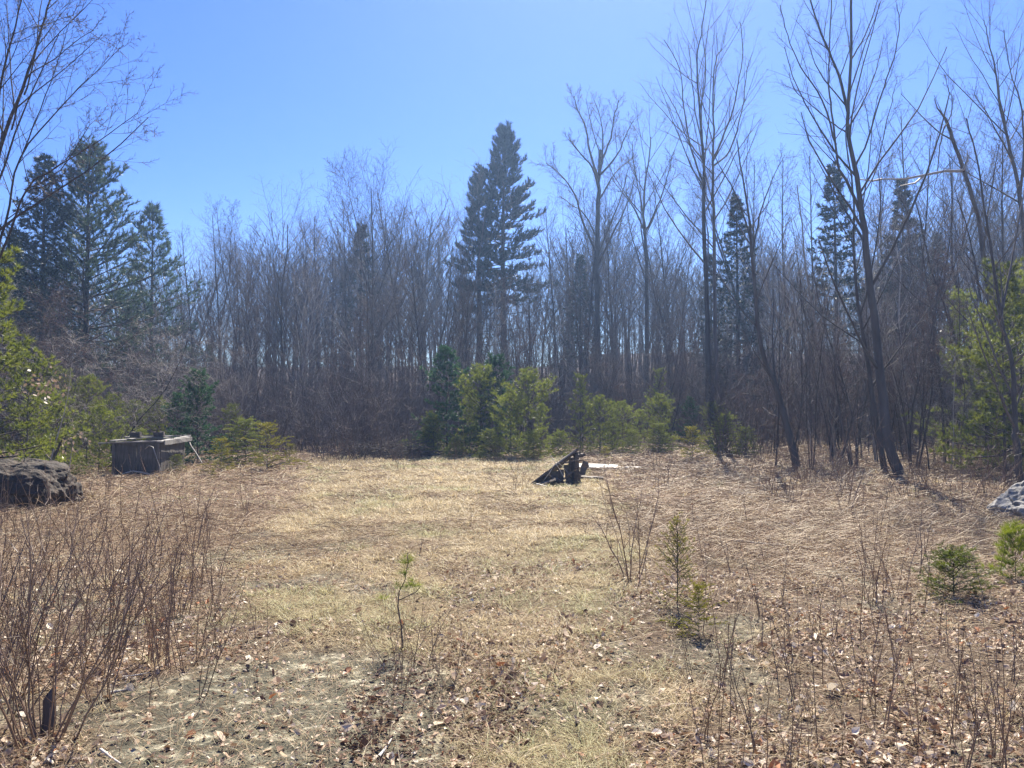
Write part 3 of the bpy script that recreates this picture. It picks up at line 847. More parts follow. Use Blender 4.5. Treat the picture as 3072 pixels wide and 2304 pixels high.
jn = conifer(53, .75, .05, .26, .06, 4, el=(30, 65), curl=-.05, prof=lambda t: (1 - t) ** .5 + .2, shoots=7, shoot_len=.4, tgap=.035, K=8, L=.026, Wd=.0035, spread=1.0, needle='hemlock', r0=.007, back=.03, skip=.25)
x, y = at(676, 604); place_tree(jn, x, y, .92, .3, 'thin spiky green sapling right of the bare forked shrub, the taller of two', 'sapling', None, 'hemlock_sapling')
x, y = at(697, 628); place_tree(hk, x, y, .17, 2.3, 'low yellowish-green sapling just in front of the spiky one', 'sapling', None, 'hemlock_sapling')

# little bent pine in the middle of the lane
def lane_pine():
    x, Y = at(403, 645); z = ghs(x, Y); org = Vector((x, Y, z))
    def L2(pl, w): return ([tuple(W(a, b, Y) - org) for a, b in pl], w)
    st = [L2([(403, 648), (401, 625), (398, 606), (399, 592), (405, 580), (408, 562), (407, 553)], [.0055, .005, .0045, .004, .003, .0025, .002]),
          ([tuple(W(a, b, Y) - org) for a, b in [(399, 600), (408, 596), (416, 592), (421, 586)]], [.004, .003, .003, .002])]
    e = empty('pine_sapling', org, 'tiny bent pine sapling with two needle tufts standing in the grassy lane', 'sapling')
    link('trunk', cat_mesh('trunk', [([st[0]], 6, 0), ([st[1]], 5, 0)], [M['bark']]), e)
    rng = np.random.default_rng(5)
    P = []; D = []
    for (a, b, n, rr) in [(407, 563, 16, .05), (412, 586, 16, .06), (398, 590, 6, .05), (385, 600, 5, .04), (405, 575, 8, .04)]:
        c = W(a, b, Y) - org
        for k in range(n):
            v = rng.normal(size=3); v /= np.linalg.norm(v); v[2] = abs(v[2])
            P.append(tuple(c + Vector(v * rr * rng.random()))); D.append(tuple(v))
    V, Fc = needle_tris(P, D, 15, .075, .0022, .9, rng)
    link('needles', mkmesh('needles', V, [Fc], [M['pine']]), e)
lane_pine()

# ------------------------------------------------------------------ the wood: bare trees in rows
protos = {
    'slender': [bare_proto(101, 'birch', 13, .085, lean=.05), bare_proto(102, 'birch', 12, .07, lean=.09, fork=True), bare_proto(103, 'birch', 13.5, .09, lean=.03)],
    'spreading': [bare_proto(111, 'spread', 13, .12, lean=.05), bare_proto(112, 'spread', 12.5, .10, fork=True), bare_proto(113, 'spread', 14, .125, lean=.08, fork=True)],
    'thin': [bare_proto(121, 'sapling', 8, .036, lean=.04), bare_proto(122, 'sapling', 7.5, .034, lean=.12), bare_proto(123, 'sapling', 8.5, .04, fork=True), bare_proto(124, 'sapling', 8, .036, lean=.07, twig_m='twig_red'), bare_proto(125, 'sapling', 8, .036, lean=.1, bark_m='bark_pale', twig_m='bark_pale')],
    'many-stemmed': [bare_proto(131, 'sapling', 9, .042, stems=4), bare_proto(132, 'sapling', 8, .036, stems=5, twig_m='twig_red')],
    'tangled': [bare_proto(141, 'tangle', 6.5, .045, stems=2, twig_m='twig_red'), bare_proto(142, 'tangle', 6, .04, stems=3), bare_proto(143, 'tangle', 6, .035, stems=2, twig_m='bark_pale')],
}
SKY = [(-60, 150), (0, 190), (60, 215), (130, 235), (190, 225), (212, 235), (222, 207), (245, 213), (277, 190), (310, 203), (326, 226), (345, 196), (366, 170), (385, 190), (407, 188), (444, 165), (465, 190), (500, 215), (540, 190), (560, 185), (575, 170), (620, 170), (650, 172), (690, 195), (740, 185), (765, 180), (780, 172), (800, 195), (860, 190), (900, 165), (930, 155), (960, 150), (990, 135), (1020, 135), (1100, 135)]
skx = [a for a, b in SKY]; sky_ = [b for a, b in SKY]
items = []
rnd = random.Random(77)
def add_item(kind, px, Y, top, row):
    pr = rnd.choice(protos[kind])
    x = (px - 512) / F * Y
    hgt = W(px, top, Y).z - ghs(x, Y)
    items.append(dict(kind=kind, px=px, Y=Y, x=x, s=hgt / pr['h'], pr=pr, row=row))
# trees that make the skyline
for kind, px, Y, top in [('slender', 222, 45, 205), ('slender', 240, 50, 222), ('many-stemmed', 262, 46, 205), ('spreading', 277, 45, 186), ('many-stemmed', 300, 46, 200), ('slender', 316, 52, 205),
    ('slender', 345, 50, 195), ('spreading', 366, 48, 165), ('slender', 385, 52, 190), ('slender', 407, 50, 184), ('spreading', 424, 55, 200), ('spreading', 446, 50, 160), ('slender', 462, 54, 178),
    ('spreading', 540, 58, 190), ('slender', 556, 50, 182), ('spreading', 570, 60, 172), ('spreading', 620, 56, 160), ('slender', 668, 48, 165), ('spreading', 688, 46, 178), ('spreading', 772, 40, 118), ('slender', 758, 42, 150),
    ('slender', 790, 40, 140), ('slender', 812, 45, 150), ('slender', 905, 34, 128), ('slender', 925, 36, 112), ('slender', 870, 38, 150), ('spreading', 945, 38, 118), ('spreading', 975, 34, 110), ('slender', 1010, 30, 120),
    ('slender', 193, 48, 222), ('spreading', 175, 50, 228), ('slender', 165, 42, 232), ('spreading', 125, 50, 215), ('slender', 328, 50, 226), ('spreading', 1040, 32, 90), ('slender', 890, 42, 140)]:
    add_item(kind, px, Y, top, 2)
def skyline(px): return float(np.interp(px, skx, sky_))
# front row: thin saplings close to the clearing
for k in range(62):
    px = -70 + 1160 * (k + rnd.random()) / 62
    if 95 < px < 290 and rnd.random() < .3: continue
    Y = rnd.uniform(26, 34) + (3 if 430 < px < 720 else 0)
    if px > 760: Y = rnd.uniform(21.5, 30)
    if px < 100: Y = rnd.uniform(22, 30)
    kind = rnd.choice(['thin', 'thin', 'thin', 'many-stemmed', 'slender' if px > 720 else 'thin'])
    top = skyline(px) + rnd.uniform(60, 165)
    add_item(kind, px, Y, min(top, 335), 0)
for k in range(70):
    px = -70 + 1160 * (k + rnd.random()) / 70
    Y = rnd.uniform(34, 46)
    if px > 760: Y = rnd.uniform(28, 40)
    kind = rnd.choice(['thin', 'slender', 'slender', 'many-stemmed', 'spreading'])
    add_item(kind, px, Y, skyline(px) + rnd.uniform(32, 120), 1)
for k in range(52):
    px = -70 + 1160 * (k + rnd.random()) / 52
    Y = rnd.uniform(48, 64)
    kind = rnd.choice(['slender', 'spreading', 'slender'])
    add_item(kind, px, Y, skyline(px) + rnd.uniform(15, 90), 2)
for k in range(30):
    px = 765 + 275 * (k + rnd.random()) / 30
    add_item(rnd.choice(['thin', 'thin', 'many-stemmed']), px, rnd.uniform(19.5, 27), rnd.uniform(190, 340), 0)
for px, Y, top in [(10, 19, 300), (60, 20, 318), (110, 22, 325), (150, 26, 330), (190, 27, 335), (225, 28, 345), (35, 24, 285), (85, 26, 295), (130, 28, 310), (950, 21, 330), (1010, 20, 345), (905, 24, 350), (770, 25, 360), (640, 32, 360), (715, 28, 365), (350, 30, 380), (300, 30, 385), (-20, 16, 330),
                   (560, 33, 350), (610, 34, 352), (670, 33, 345), (740, 28, 340), (830, 26, 345), (870, 25, 340), (700, 36, 320), (400, 33, 360), (260, 32, 360)]:
    add_item('tangled', px, Y, top, 0)

ZN = [(-200, 62, 'around the blackish hemlock'), (62, 118, 'around the feathery pine'), (118, 205, 'behind the wooden crate'), (205, 300, 'behind the yellow hemlocks'),
      (300, 372, 'left of the brush pile'), (372, 436, 'behind the brush pile'), (436, 500, 'just left of the tall spruce'), (500, 560, 'just right of the tall spruce'), (560, 632, 'around the candelabra tree'),
      (632, 700, 'left of the twin-stemmed maple'), (700, 745, 'right of the twin-stemmed maple'), (745, 800, 'around the leaning dark trunk'), (800, 868, 'left of the thick forked trunk'), (868, 925, 'right of the thick forked trunk'),
      (925, 975, 'around the snapped treetop'), (975, 1300, 'at the right edge')]
ORD = ['first', 'second', 'third', 'fourth', 'fifth', 'sixth', 'seventh', 'eighth', 'ninth', 'tenth', 'eleventh', 'twelfth', 'thirteenth', 'fourteenth', 'fifteenth', 'sixteenth', 'seventeenth', 'eighteenth', 'nineteenth', 'twentieth']
ROWN = ['front-row', 'mid-depth', 'far back']
KN = {'slender': 'slender bare tree', 'spreading': 'spreading bare tree', 'thin': 'thin grey bare sapling', 'many-stemmed': 'many-stemmed bare clump', 'tangled': 'tangled low bare tree'}
for zi, (a, b, ph) in enumerate(ZN):
    for row in range(3):
        for kind in KN:
            L = sorted([t for t in items if a <= t['px'] < b and t['row'] == row and t['kind'] == kind], key=lambda t: t['px'])
            for k, t in enumerate(L):
                pos = '' if len(L) == 1 else (', ' + ORD[k] + ' from the left')
                t['label'] = f"{ROWN[row]} {KN[kind]} {ph}{pos}"
for t in items:
    place_tree(t['pr'], t['x'], t['Y'], t['s'], rnd.uniform(0, 6.28), t['label'], 'tree', 'bare trees of the wood round the clearing', 'bare_tree', 0, (rnd.gauss(0, .05), rnd.gauss(0, .05) if rnd.random() < .85 else rnd.gauss(0, .16)))

# ------------------------------------------------------------------ far woods and undergrowth (uncountable)
def far_woods():
    rr = random.Random(5)
    pls = []
    for s in range(5):
        out = [[], [], []]
        S = dict(STY['birch' if s % 2 else 'spread']); S['n'] = [16, 5, 2]
        grow(out, (0, 0, -.2), (0, 0, 1), 12, .12, 0, 2, random.Random(200 + s), S)
        tr = [([q[0][i] for i in (0, 2, 4, 6, 8)], [q[1][i] for i in (0, 2, 4, 6, 8)]) for q in out[0]]
        b1 = [([q[0][i] for i in (0, 2, 5)], [max(q[1][i], .02) for i in (0, 2, 5)]) for q in out[1]]
        b2 = [([q[0][0], q[0][-1]], [.016, .008]) for q in out[2]]
        v, f = tubes(tr + b1 + b2, 3)
        pls.append((v, f))
    VV = []; FF = []; off = 0
    for k in range(1000):
        Y = rr.uniform(58, 105); px = rr.uniform(-120, 1150)
        x = (px - 512) / F * Y
        top = skyline(px) + rr.uniform(45, 130) + (25 if 440 < px < 560 else 25 if px > 620 else 0)
        h = W(px, top, Y).z - ghs(x, Y); s = h / 12.0
        v, f = pls[rr.randrange(5)]
        a = rr.uniform(0, 6.28); c, sn = math.cos(a), math.sin(a)
        w = np.empty_like(v)
        w[:, 0] = (v[:, 0] * c - v[:, 1] * sn) * s + x; w[:, 1] = (v[:, 0] * sn + v[:, 1] * c) * s + Y; w[:, 2] = v[:, 2] * s + ghs(x, Y)
        VV.append(w); FF.append(f + off); off += len(v)
    o = link('far_woods', mkmesh('far_woods', np.concatenate(VV), [np.concatenate(FF)], [M['twig']]))
    tag(o, 'distant leafless wood that closes the view behind the nearer trees', 'woods', kind='stuff')
far_woods()

def undergrowth():
    rr = random.Random(9)
    L1 = []; n = 12500
    for k in range(n):
        px = rr.uniform(-110, 1140)
        Y = rr.uniform(24, 48) if k < 9500 else rr.uniform(31, 60)
        if px > 770 and k < 9500: Y = rr.uniform(27, 46)
        if 415 < px < 715 and Y < 31.5: continue
        if px < 310 and Y < 28: continue
        x = (px - 512) / F * Y; z = ghs(x, Y)
        hh = (rr.uniform(.8, 3.2) if rr.random() < .6 else rr.uniform(2, 5)) * (1 if k < 9500 else 1.5) * (.7 + .02 * (Y - 24)) * (1.0 if px < 770 else .8)
        d = norm((rr.gauss(0, .35), rr.gauss(0, .3), 1)); p = (x, Y, z - .05)
        pts = [p]
        for j in range(3):
            d = norm((d[0] + rr.gauss(0, .16), d[1] + rr.gauss(0, .16), d[2] + .02))
            p = tuple(p[c] + d[c] * hh / 3 for c in range(3)); pts.append(p)
            for q in range(2):
                dd = side_dir(d, R(rr.uniform(30, 80)), rr.uniform(0, 6.28)); l = hh * rr.uniform(.15, .35)
                L1.append(([p, tuple(p[c] + dd[c] * l * .5 for c in range(3)), tuple(p[c] + dd[c] * l + (.1 * l if c == 2 else 0) for c in range(3))], [.006, .005, .003]))
        L1.append((pts, [.013, .011, .008, .004]))
    v, f = tubes(L1, 3)
    o = link('undergrowth', mkmesh('undergrowth', v, [f], [M['twig']], True))
    tag(o, 'dark leafless undergrowth filling the foot of the wood', 'undergrowth', kind='stuff')
undergrowth()

# ------------------------------------------------------------------ shrubs and dry stems in the clearing
def shrub_proto(seed, n, h, spread, r=.0045, side=7, mat='shrub', base=.12):
    rr = random.Random(seed); out = []; tw = []
    for s in range(n):
        a = rr.uniform(0, 6.28); l = h * rr.uniform(.55, 1.05)
        d = norm((math.cos(a) * spread * rr.random(), math.sin(a) * spread * rr.random(), 1))
        p = (math.cos(a) * base * rr.random(), math.sin(a) * base * rr.random(), -.04)
        pts = [p]; r0 = r * rr.uniform(.6, 1.2)
        for j in range(6):
            d = norm((d[0] + rr.gauss(0, .11), d[1] + rr.gauss(0, .11), d[2] + rr.gauss(0, .04)))
            p = tuple(p[c] + d[c] * l / 6 for c in range(3)); pts.append(p)
            if j > 0:
                for q in range(max(0, int(side / 5 + rr.random()))):
                    dd = side_dir(d, R(rr.uniform(20, 50)), rr.uniform(0, 6.28)); sl = l * rr.uniform(.08, .28) * (1.2 - j / 6)
                    e1 = tuple(p[c] + dd[c] * sl * .5 for c in range(3)); e2 = tuple(e1[c] + dd[c] * sl * .45 + (.12 * sl if c == 2 else 0) for c in range(3))
                    tw.append(([p, e1, e2], [r0 * .5, r0 * .4, r0 * .25]))
        out.append((pts, [r0 * (1 - .7 * j / 6) for j in range(7)]))
    return cat_mesh('shrub', [(out, 5, 0), (tw, 3, 0)], [M[mat]])
shp = [shrub_proto(301, 7, 1.1, .5, .0038), shrub_proto(302, 9, 1.0, .4, .0035), shrub_proto(303, 6, .9, .6, .0035), shrub_proto(304, 12, 1.2, .6, .0036), shrub_proto(305, 5, 1.0, .3)]
stp = [shrub_proto(311 + k, 1 + (k % 3 == 0), .8, .4, .0045, 4, base=.02) for k in range(6)]

big = shrub_proto(320, 24, 1.35, .6, .005, 9, base=.16)
def shrub(me, px, py, s, rz, label, name='bare_shrub', grp=None, cat='shrub', tilt=0):
    x, Y = at(px, py)
    o = link(name, me, None, (x, Y, ghs(x, Y)))
    o.scale = (s, s, s); o.rotation_euler = (0, tilt, rz)
    return tag(o, label, cat, grp)
shrub(big, 57, 735, .95, .4, 'large many-stemmed bare shrub around an upright stub in the nearest left corner')
shrub(shp[3], 15, 690, 1.1, 1.4, 'dense bare shrub cut by the left edge of the picture')
shrub(shp[1], 152, 655, .85, 1.2, 'clump of straight thin stems just right of the large many-stemmed shrub')
shrub(shp[1], 177, 665, .95, 4.2, 'clump of reddish stems leaning right, beside the bare dirt patch', tilt=.18)
shrub(shp[3], 60, 640, 1.0, 5.2, 'wide bare shrub behind the large many-stemmed shrub')
shrub(shp[0], 20, 600, 1.0, .2, 'bare shrub in front of the dark boulder, farther left of two')
shrub(shp[4], 105, 585, 1.25, 2.2, 'few tall dark stems in front of the boulder, nearer its sharp end')
shrub(shp[4], 197, 545, 1.3, 3.2, 'few tall dark stems in front of the wooden crate')
shrub(shp[2], 206, 620, 1.0, .9, 'grey stems bent outward at the edge of the lane')
shrub(shp[2], 247, 515, 1.15, 1.9, 'sparse dark shrub right of the crate before the yellow hemlocks')
shrub(shrub_proto(321, 8, 1.0, .42, .0055, 8, base=.06), 632, 577, 1.2, .7, 'bare forked shrub alone in the middle of the clearing, right of the lane')
shrub(shp[2], 510, 494, 1.1, .4, 'sparse dark sprig left of the collapsed planks, beside another')
shrub(shp[4], 523, 487, 1.0, 1.4, 'thin forked sprig nearest the left tip of the planks')
shrub(shp[3], 640, 482, 1.2, 3.0, 'reddish bare shrub right of the white sheet')
shrub(shp[1], 662, 490, 1.3, 2.0, 'bare shrub between the white sheet and the bright yellow hemlock')
shrub(shp[4], 425, 662, .62, 2.5, 'four thin upright stems beside the bent lane sapling')
shrub(shp[4], 405, 690, .55, .5, 'thin dark stems on the dark leaf patch, left of two clumps')
shrub(shp[2], 440, 715, .45, 3.5, 'low twiggy stems on the dark leaf patch, right of two clumps')
shrub(shp[0], 735, 470, 1.3, .6, 'bare grey shrub leaning left in front of the leaning dark trunk', tilt=-.5)
shrub(shp[2], 800, 500, 1.4, 1.6, 'sprawling bare shrub at the foot of the leaning dark trunk', tilt=-.4)
shrub(shp[4], 848, 512, 1.3, 2.6, 'sparse reddish shrub in front of the thick forked trunk', tilt=-.25)
shrub(shp[3], 900, 498, 1.2, 3.6, 'reddish shrub right of the thick forked trunk foot')
shrub(shp[0], 960, 520, 1.2, 4.6, 'tangled bare shrub just left of the grey boulder', tilt=-.2)
shrub(shp[1], 870, 600, .9, .3, 'thin upright stems left of the bushy little spruce')
shrub(shp[4], 895, 590, .95, 5.3, 'two curved dark stems beside the bushy little spruce')
for px, py, s_, k, lab in [(100, 700, .9, 3, 'reddish tangled shrub close right of the large many-stemmed shrub'), (20, 650, 1.1, 1, 'reddish shrub against the left edge behind the dense cut one'),
    (95, 640, 1.0, 0, 'leaning open shrub behind the clump of straight thin stems'), (130, 610, 1.1, 3, 'tall tangled shrub in mid-distance below the crate, widest of its row'), (70, 600, 1.1, 1, 'dense upright shrub below the dark boulder'),
    (185, 610, 1.0, 1, 'upright shrub beside the lane below the crate'), (40, 560, 1.1, 3, 'reddish shrub hiding the foot of the dark boulder'), (150, 560, 1.1, 0, 'open reddish shrub between the boulder and the lane'),
    (210, 575, 1.0, 4, 'few bent stems beside the lane, far end of the left brush'), (5, 720, 1.2, 3, 'shrub in the lowest left corner, only half seen'), (215, 650, .75, 2, 'low grey twigs at the lane edge by the dirt patch'),
    (395, 665, .6, 3, 'twiggy clump behind the dark leaf patch'), (450, 690, .5, 0, 'twiggy clump at the grassy side of the dark leaf patch'), (380, 735, .45, 1, 'twiggy clump at the lowest end of the dark leaf patch'),
    (940, 470, 1.4, 3, 'tangled brush at the foot of the right-hand wood'), (990, 500, 1.3, 0, 'tangled brush touching the near grey-green trunk'), (820, 480, 1.3, 1, 'brush between the leaning and the thick forked trunks'),
    (770, 500, 1.1, 4, 'sparse stems in front of the leaning dark trunk')]:
    shrub(shp[k], px, py, s_, px * 1.7, lab, tilt=random.Random(px).uniform(-.25, .25))
bits = []
rb = random.Random(91)
for k in range(34): bits.append((rb.uniform(735, 1040), rb.uniform(456, 505), rb.uniform(.9, 1.7), 0))
for k in range(16): bits.append((rb.uniform(215, 440), rb.uniform(452, 474), rb.uniform(.7, 1.3), 1))
for k in range(16): bits.append((rb.uniform(440, 720), rb.uniform(452, 470), rb.uniform(.6, 1.2), 2))
for k in range(8): bits.append((rb.uniform(95, 215), rb.uniform(476, 496), rb.uniform(.6, .9), 3))
BZ = ['at the foot of the right-hand wood', 'on the clearing edge near the brush pile', 'before the young evergreens', 'in front of the crate']
BK = ['scruffy bare bush', 'thin leafless bush', 'low twiggy bush']
for z_ in range(4):
    for kk in range(3):
        q = sorted([b for i_, b in enumerate(bits) if b[3] == z_ and i_ % 3 == kk])
        for j, b in enumerate(q):
            shrub(shp[(j + kk) % 5], b[0], b[1], b[2], b[0], f"{BK[kk]} {BZ[z_]}, {ORD[j]} from the left", 'bare_bush', 'scruffy bushes round the clearing', 'shrub', rb.gauss(0, .2))
# scattered single stems: right foreground thicket, left field, lane
its = []
rr = random.Random(21)
for k in range(105):
    px = rr.uniform(690, 1060); py = 600 + 190 * rr.random() ** .8
    its.append((px, py, rr.uniform(.5, .95), 'right foreground'))
for k in range(84):
    px = rr.uniform(-40, 225); py = rr.uniform(520, 700)
    its.append((px, py, rr.uniform(.7, 1.25), 'left'))
for k in range(40):
    px = rr.uniform(560, 1010); py = rr.uniform(478, 590)
    its.append((px, py, rr.uniform(.6, 1.2), 'middle'))
for k in range(18):
    px = rr.uniform(230, 560); py = rr.uniform(470, 700)
    its.append((px, py, rr.uniform(.4, .7), 'lane'))
SZ = {'right foreground': [(600, 650, 'behind the right foreground thicket'), (650, 705, 'in the middle of the right foreground thicket'), (705, 900, 'in the nearest right foreground')],
      'left': [(500, 575, 'near the dark boulder'), (575, 640, 'behind the large left shrub'), (640, 800, 'among the large left shrub')],
      'middle': [(400, 515, 'in the litter before the right wood'), (515, 550, 'in the reddish stalks right of the lane'), (550, 600, 'behind the spiky green sapling')],
      'lane': [(400, 560, 'in the far part of the grassy lane'), (560, 800, 'in the near part of the grassy lane')]}
SK = ['thin dark dry stem', 'slight twiggy dry stem', 'crooked dry stem']
for zn, rows in SZ.items():
    for (a, b, ph) in rows:
        L = sorted([(t, k) for k, t in enumerate(its) if t[3] == zn and a <= t[1] < b])
        byk = {}
        for t, k in L: byk.setdefault(k % 3, []).append((t, k))
        for kk, q in byk.items():
            for j, (t, k) in enumerate(q):
                lab = f"{SK[kk]} {ph}" + (f", {ORD[j]} from the left" if len(q) > 1 and j < 20 else ('' if len(q) == 1 else ', farthest right'))
                shrub(stp[k % 6], t[0], t[1], t[2], rr.uniform(0, 6), lab, 'dry_stem', 'dry stems standing in the clearing', 'stem', rr.uniform(-.25, .25))

# ------------------------------------------------------------------ rocks
def rock(name, cx, cy, size, seed, mat, label, prof):
    import bmesh
    bm = bmesh.new()
    bmesh.ops.create_icosphere(bm, subdivisions=6, radius=1.0)
    for v in bm.verts:
        c = v.co.copy()
        q = prof(c)
        n1 = mn.fractal(c * 1.6 + Vector((seed, 0, 0)), 1.0, 2.0, 5)
        n2 = mn.ridged_multi_fractal(Vector((c.x * 1.2, c.y * 1.2, c.z * 5)) + Vector((seed, 3, 0)), .9, 2.1, 4, 1, 2)
        dd, _ = mn.voronoi(Vector((c.x * .9, c.y * .9, c.z * 1.5)) + Vector((seed, 1, 2)))
        crk = max(0, 1 - (dd[1] - dd[0]) / .05)
        n4 = mn.fractal(c * 9 + Vector((seed, 5, 0)), .9, 2.1, 3)
        v.co = q * (1 + .12 * n1 + .03 * (n2 - 1) - .03 * crk + .009 * n4 + .02 * math.copysign(1, mn.noise(Vector((c.x * .8, c.y * .8, c.z * 5 + seed)))))
        v.co = Vector((v.co.x * size[0], v.co.y * size[1], v.co.z * size[2]))
    me = bpy.data.meshes.new(name); bm.to_mesh(me); bm.free()
    me.materials.append(mat)
    o = link(name, me, None, (cx, cy, ghs(cx, cy) - .03))
    return tag(o, label, 'boulder')
def blocky(p):
    def f(c):
        m = (abs(c.x) ** p + abs(c.y) ** p + abs(c.z) ** p) ** (1 / p)
        q = c / m
        return q
    return f
def profL(c):
    q = blocky(4)(c)
    # flat layered top, right end sloping outward to the foot
    x = q.x + .16 * (1 - q.z) * (q.x > 0) * q.x
    return Vector((x, q.y, q.z))
rock('boulder', -8.55, 12.8, (1.1, .75, .80), 3.0, M['rock_dark'], 'dark layered boulder with a flat top and sloping end at the left edge', profL)
def profR(c):
    q = blocky(2.6)(c)
    return Vector((q.x, q.y, q.z + .15 * q.x))
rock('boulder', 8.45, 11.3, (1.3, .8, .72), 8.0, M['rock_grey'], 'grey lichen-speckled boulder at the right edge of the clearing', profR)

# ------------------------------------------------------------------ built things
def box_part(name, parent, size, loc, rot=(0, 0, 0), mat='wood_h', seed=0, rough=.004):
    """a board: bevelled, slightly warped"""
    import bmesh
    bm = bmesh.new(); bmesh.ops.create_cube(bm, size=1)
    ax = max(range(3), key=lambda k: size[k])
    ed = [e for e in bm.edges if abs(e.verts[0].co[ax] - e.verts[1].co[ax]) > .5]
    bmesh.ops.subdivide_edges(bm, edges=ed, cuts=5)
    rr = random.Random(seed + 13)
    for v in bm.verts:
        v.co = Vector((v.co.x * size[0], v.co.y * size[1], v.co.z * size[2]))
        v.co += Vector((rr.gauss(0, rough), rr.gauss(0, rough), rr.gauss(0, rough)))
    me = bpy.data.meshes.new(name); bm.to_mesh(me); bm.free()
    me.materials.append(M[mat])
    o = link(name, me, parent, loc); o.rotation_euler = rot
    if parent is None: pass
    return o

cx, cy = at(161, 475.5)
crate = empty('wooden_crate', (cx, cy, ghs(cx, cy)), 'weathered grey wooden crate with loose planks across its top, before the firs', 'crate', None, R(9.5))
# local frame: front face along -x from the corner, side face along +y
CW, CD, CH = 1.08, 2.3, .80
k = 0
w = CW / 2
for i in range(2):
    box_part('front_panel', crate, (w - .006, .02, CH), (-w * (i + .5), .012, CH / 2), (0, 0, 0), 'wood_v', 3 + i, .002)
for i, bx in enumerate((-.03, -CW + .03)):
    box_part('corner_post', crate, (.06, .05, CH), (bx, -.026, CH / 2), (0, 0, 0), 'wood_v', 9 + i, .002)
nb = 18
for i in range(nb):
    box_part('side_board', crate, (.022, CD / nb - .012, CH * (.98 + .02 * random.random())), (.002 + .006 * random.random(), .03 + CD / nb * (i + .5), CH / 2), (0, 0, 0), 'wood_v', 20 + i, .0015)
for i in range(8):
    box_part('side_board', crate, (.022, CD / 8 - .012, CH), (-CW, .03 + CD / 8 * (i + .5), CH / 2), (0, 0, 0), 'wood_v', 60 + i, .0015)
box_part('back_panel', crate, (CW - .04, .02, CH), (-CW / 2, CD + .045, CH / 2), (0, 0, 0), 'wood_v', 5)
box_part('floor_panel', crate, (CW - .1, CD - .1, .02), (-CW / 2, CD / 2, .06), (0, 0, 0), 'wood_dark', 6)
for i, (sz, lc, rt, mt) in enumerate([
    ((CW + .3, .15, .028), (-CW / 2 - .16, .02, CH + .018), (0, R(-1.5), R(2)), 'wood_h'),
    ((.13, CD + .35, .03), (.03, CD / 2 + .05, CH + .05), (R(1), 0, R(-1)), 'wood_h'),
    ((.14, CD + .2, .03), (-CW + .02, CD / 2, CH + .05), (0, 0, 0), 'wood_h'),
    ((CW + .1, .14, .028), (-CW / 2, 1.0, CH + .085), (0, R(2), R(-4)), 'wood_h'),
    ((CW - .1, .16, .028), (-CW / 2 + .1, 1.7, CH + .09), (0, R(-2), R(6)), 'wood_h'),
    ((CW + .2, .15, .028), (-CW / 2, 2.55, CH + .09), (0, 0, 0), 'wood_h')]):
    box_part('lid_plank', crate, sz, lc, rt, mt, 80 + i, .003)
box_part('side_rail', crate, (.03, CD + .2, .11), (.13, CD / 2 + .05, CH + .0), (0, 0, R(-1)), 'wood_h', 90)
def top_block(lx, ly, lab, s):
    p = crate.matrix_basis @ Vector((lx, ly, CH + .115 if ly > .9 else CH + .035))
    o = box_part('wooden_block', None, (.24, .2, .12), (p.x, p.y, p.z + .06), (0, 0, R(9.5 + s)), 'wood_dark', s, .003)
    tag(o, lab, 'block', 'wooden blocks on the crate lid')
bpy.context.view_layer.update()
top_block(-.86, 1.0, 'dark wooden block on the crate lid, the wider one toward the boulder', 3)
top_block(-.30, 1.0, 'dark wooden block on the crate lid, nearer the pale side plank', 8)
def stick(name, pl, Y0, Y1, w0, w1, mat, label, cat='stick', grp=None, kids=()):
    n = len(pl); pts = []
    for k, (a, b) in enumerate(pl):
        pts.append(W(a, b, Y0 + (Y1 - Y0) * k / (n - 1)))
    o0 = pts[0].copy()
    me = cat_mesh(name, [([([tuple(p - o0) for p in pts], [w0 + (w1 - w0) * k / (n - 1) for k in range(n)])], 6, 0)], [M[mat]])
    o = link(name, me, None, o0)
    return tag(o, label, cat, grp)
stick('leaning_stick', [(188, 439), (191, 446), (196, 453), (202, 463)], 21.2, 20.4, .022, .014, 'dead_wood', 'pale stick leaning against the far end of the crate')
stick('fallen_branch', [(122, 474), (133, 471), (141, 472.5), (152, 475), (163, 478), (172, 478)], 18.6, 18.2, .016, .012, 'dead_wood', 'pale curved branch lying along the foot of the crate')
stick('fallen_branch', [(122, 446), (130, 470), (136, 476)], 18.9, 18.5, .006, .004, 'dead_wood', 'thin grey stem leaning on the front of the crate')
stick('dead_stem', [(145, 449), (149, 446), (153, 447), (156, 456), (160, 468), (161, 474)], 18.6, 18.5, .011, .01, 'dead_wood', 'hooked grey dead stem in front of the crate corner')
# upright stub in the near left shrub
x, y = at(54, 727)
st = link('tree_stub', cat_mesh('tree_stub', [([([(0, 0, -.05), (.004, .01, .08), (0, .012, .15), (.01, .01, .18)], [.034, .031, .03, .02]), ([(0.01, 0, .15), (.012, .01, .19), (.015, .012, .21)], [.02, .014, .004])], 10, 0)], [M['bark']]), None, (x, y, ghs(x, y)))
tag(st, 'short dark broken stub standing inside the large left shrub', 'stub')
x, y = at(83, 478)
st = link('tree_stub', cat_mesh('tree_stub', [([([(0, 0, -.05), (0.0, 0, .3), (.05, 0, .48)], [.09, .075, .04]), ([(.0, 0, .3), (.12, 0, .52), (.22, 0, .66)], [.05, .03, .01]), ([(.05, 0, .45), (.03, .03, .58), (.09, .02, .7)], [.04, .02, .006])], 8, 0)], [M['bark']]), None, (x, 14.6, ghs(x, 14.6) + .12))
st.location = W(51, 462, 14.6); st.location.z = ghs(st.location.x, 14.6)
st.scale = (.9, .9, 1.55)
tag(st, 'splintered grey stump with sharp prongs just behind the dark boulder', 'stump')

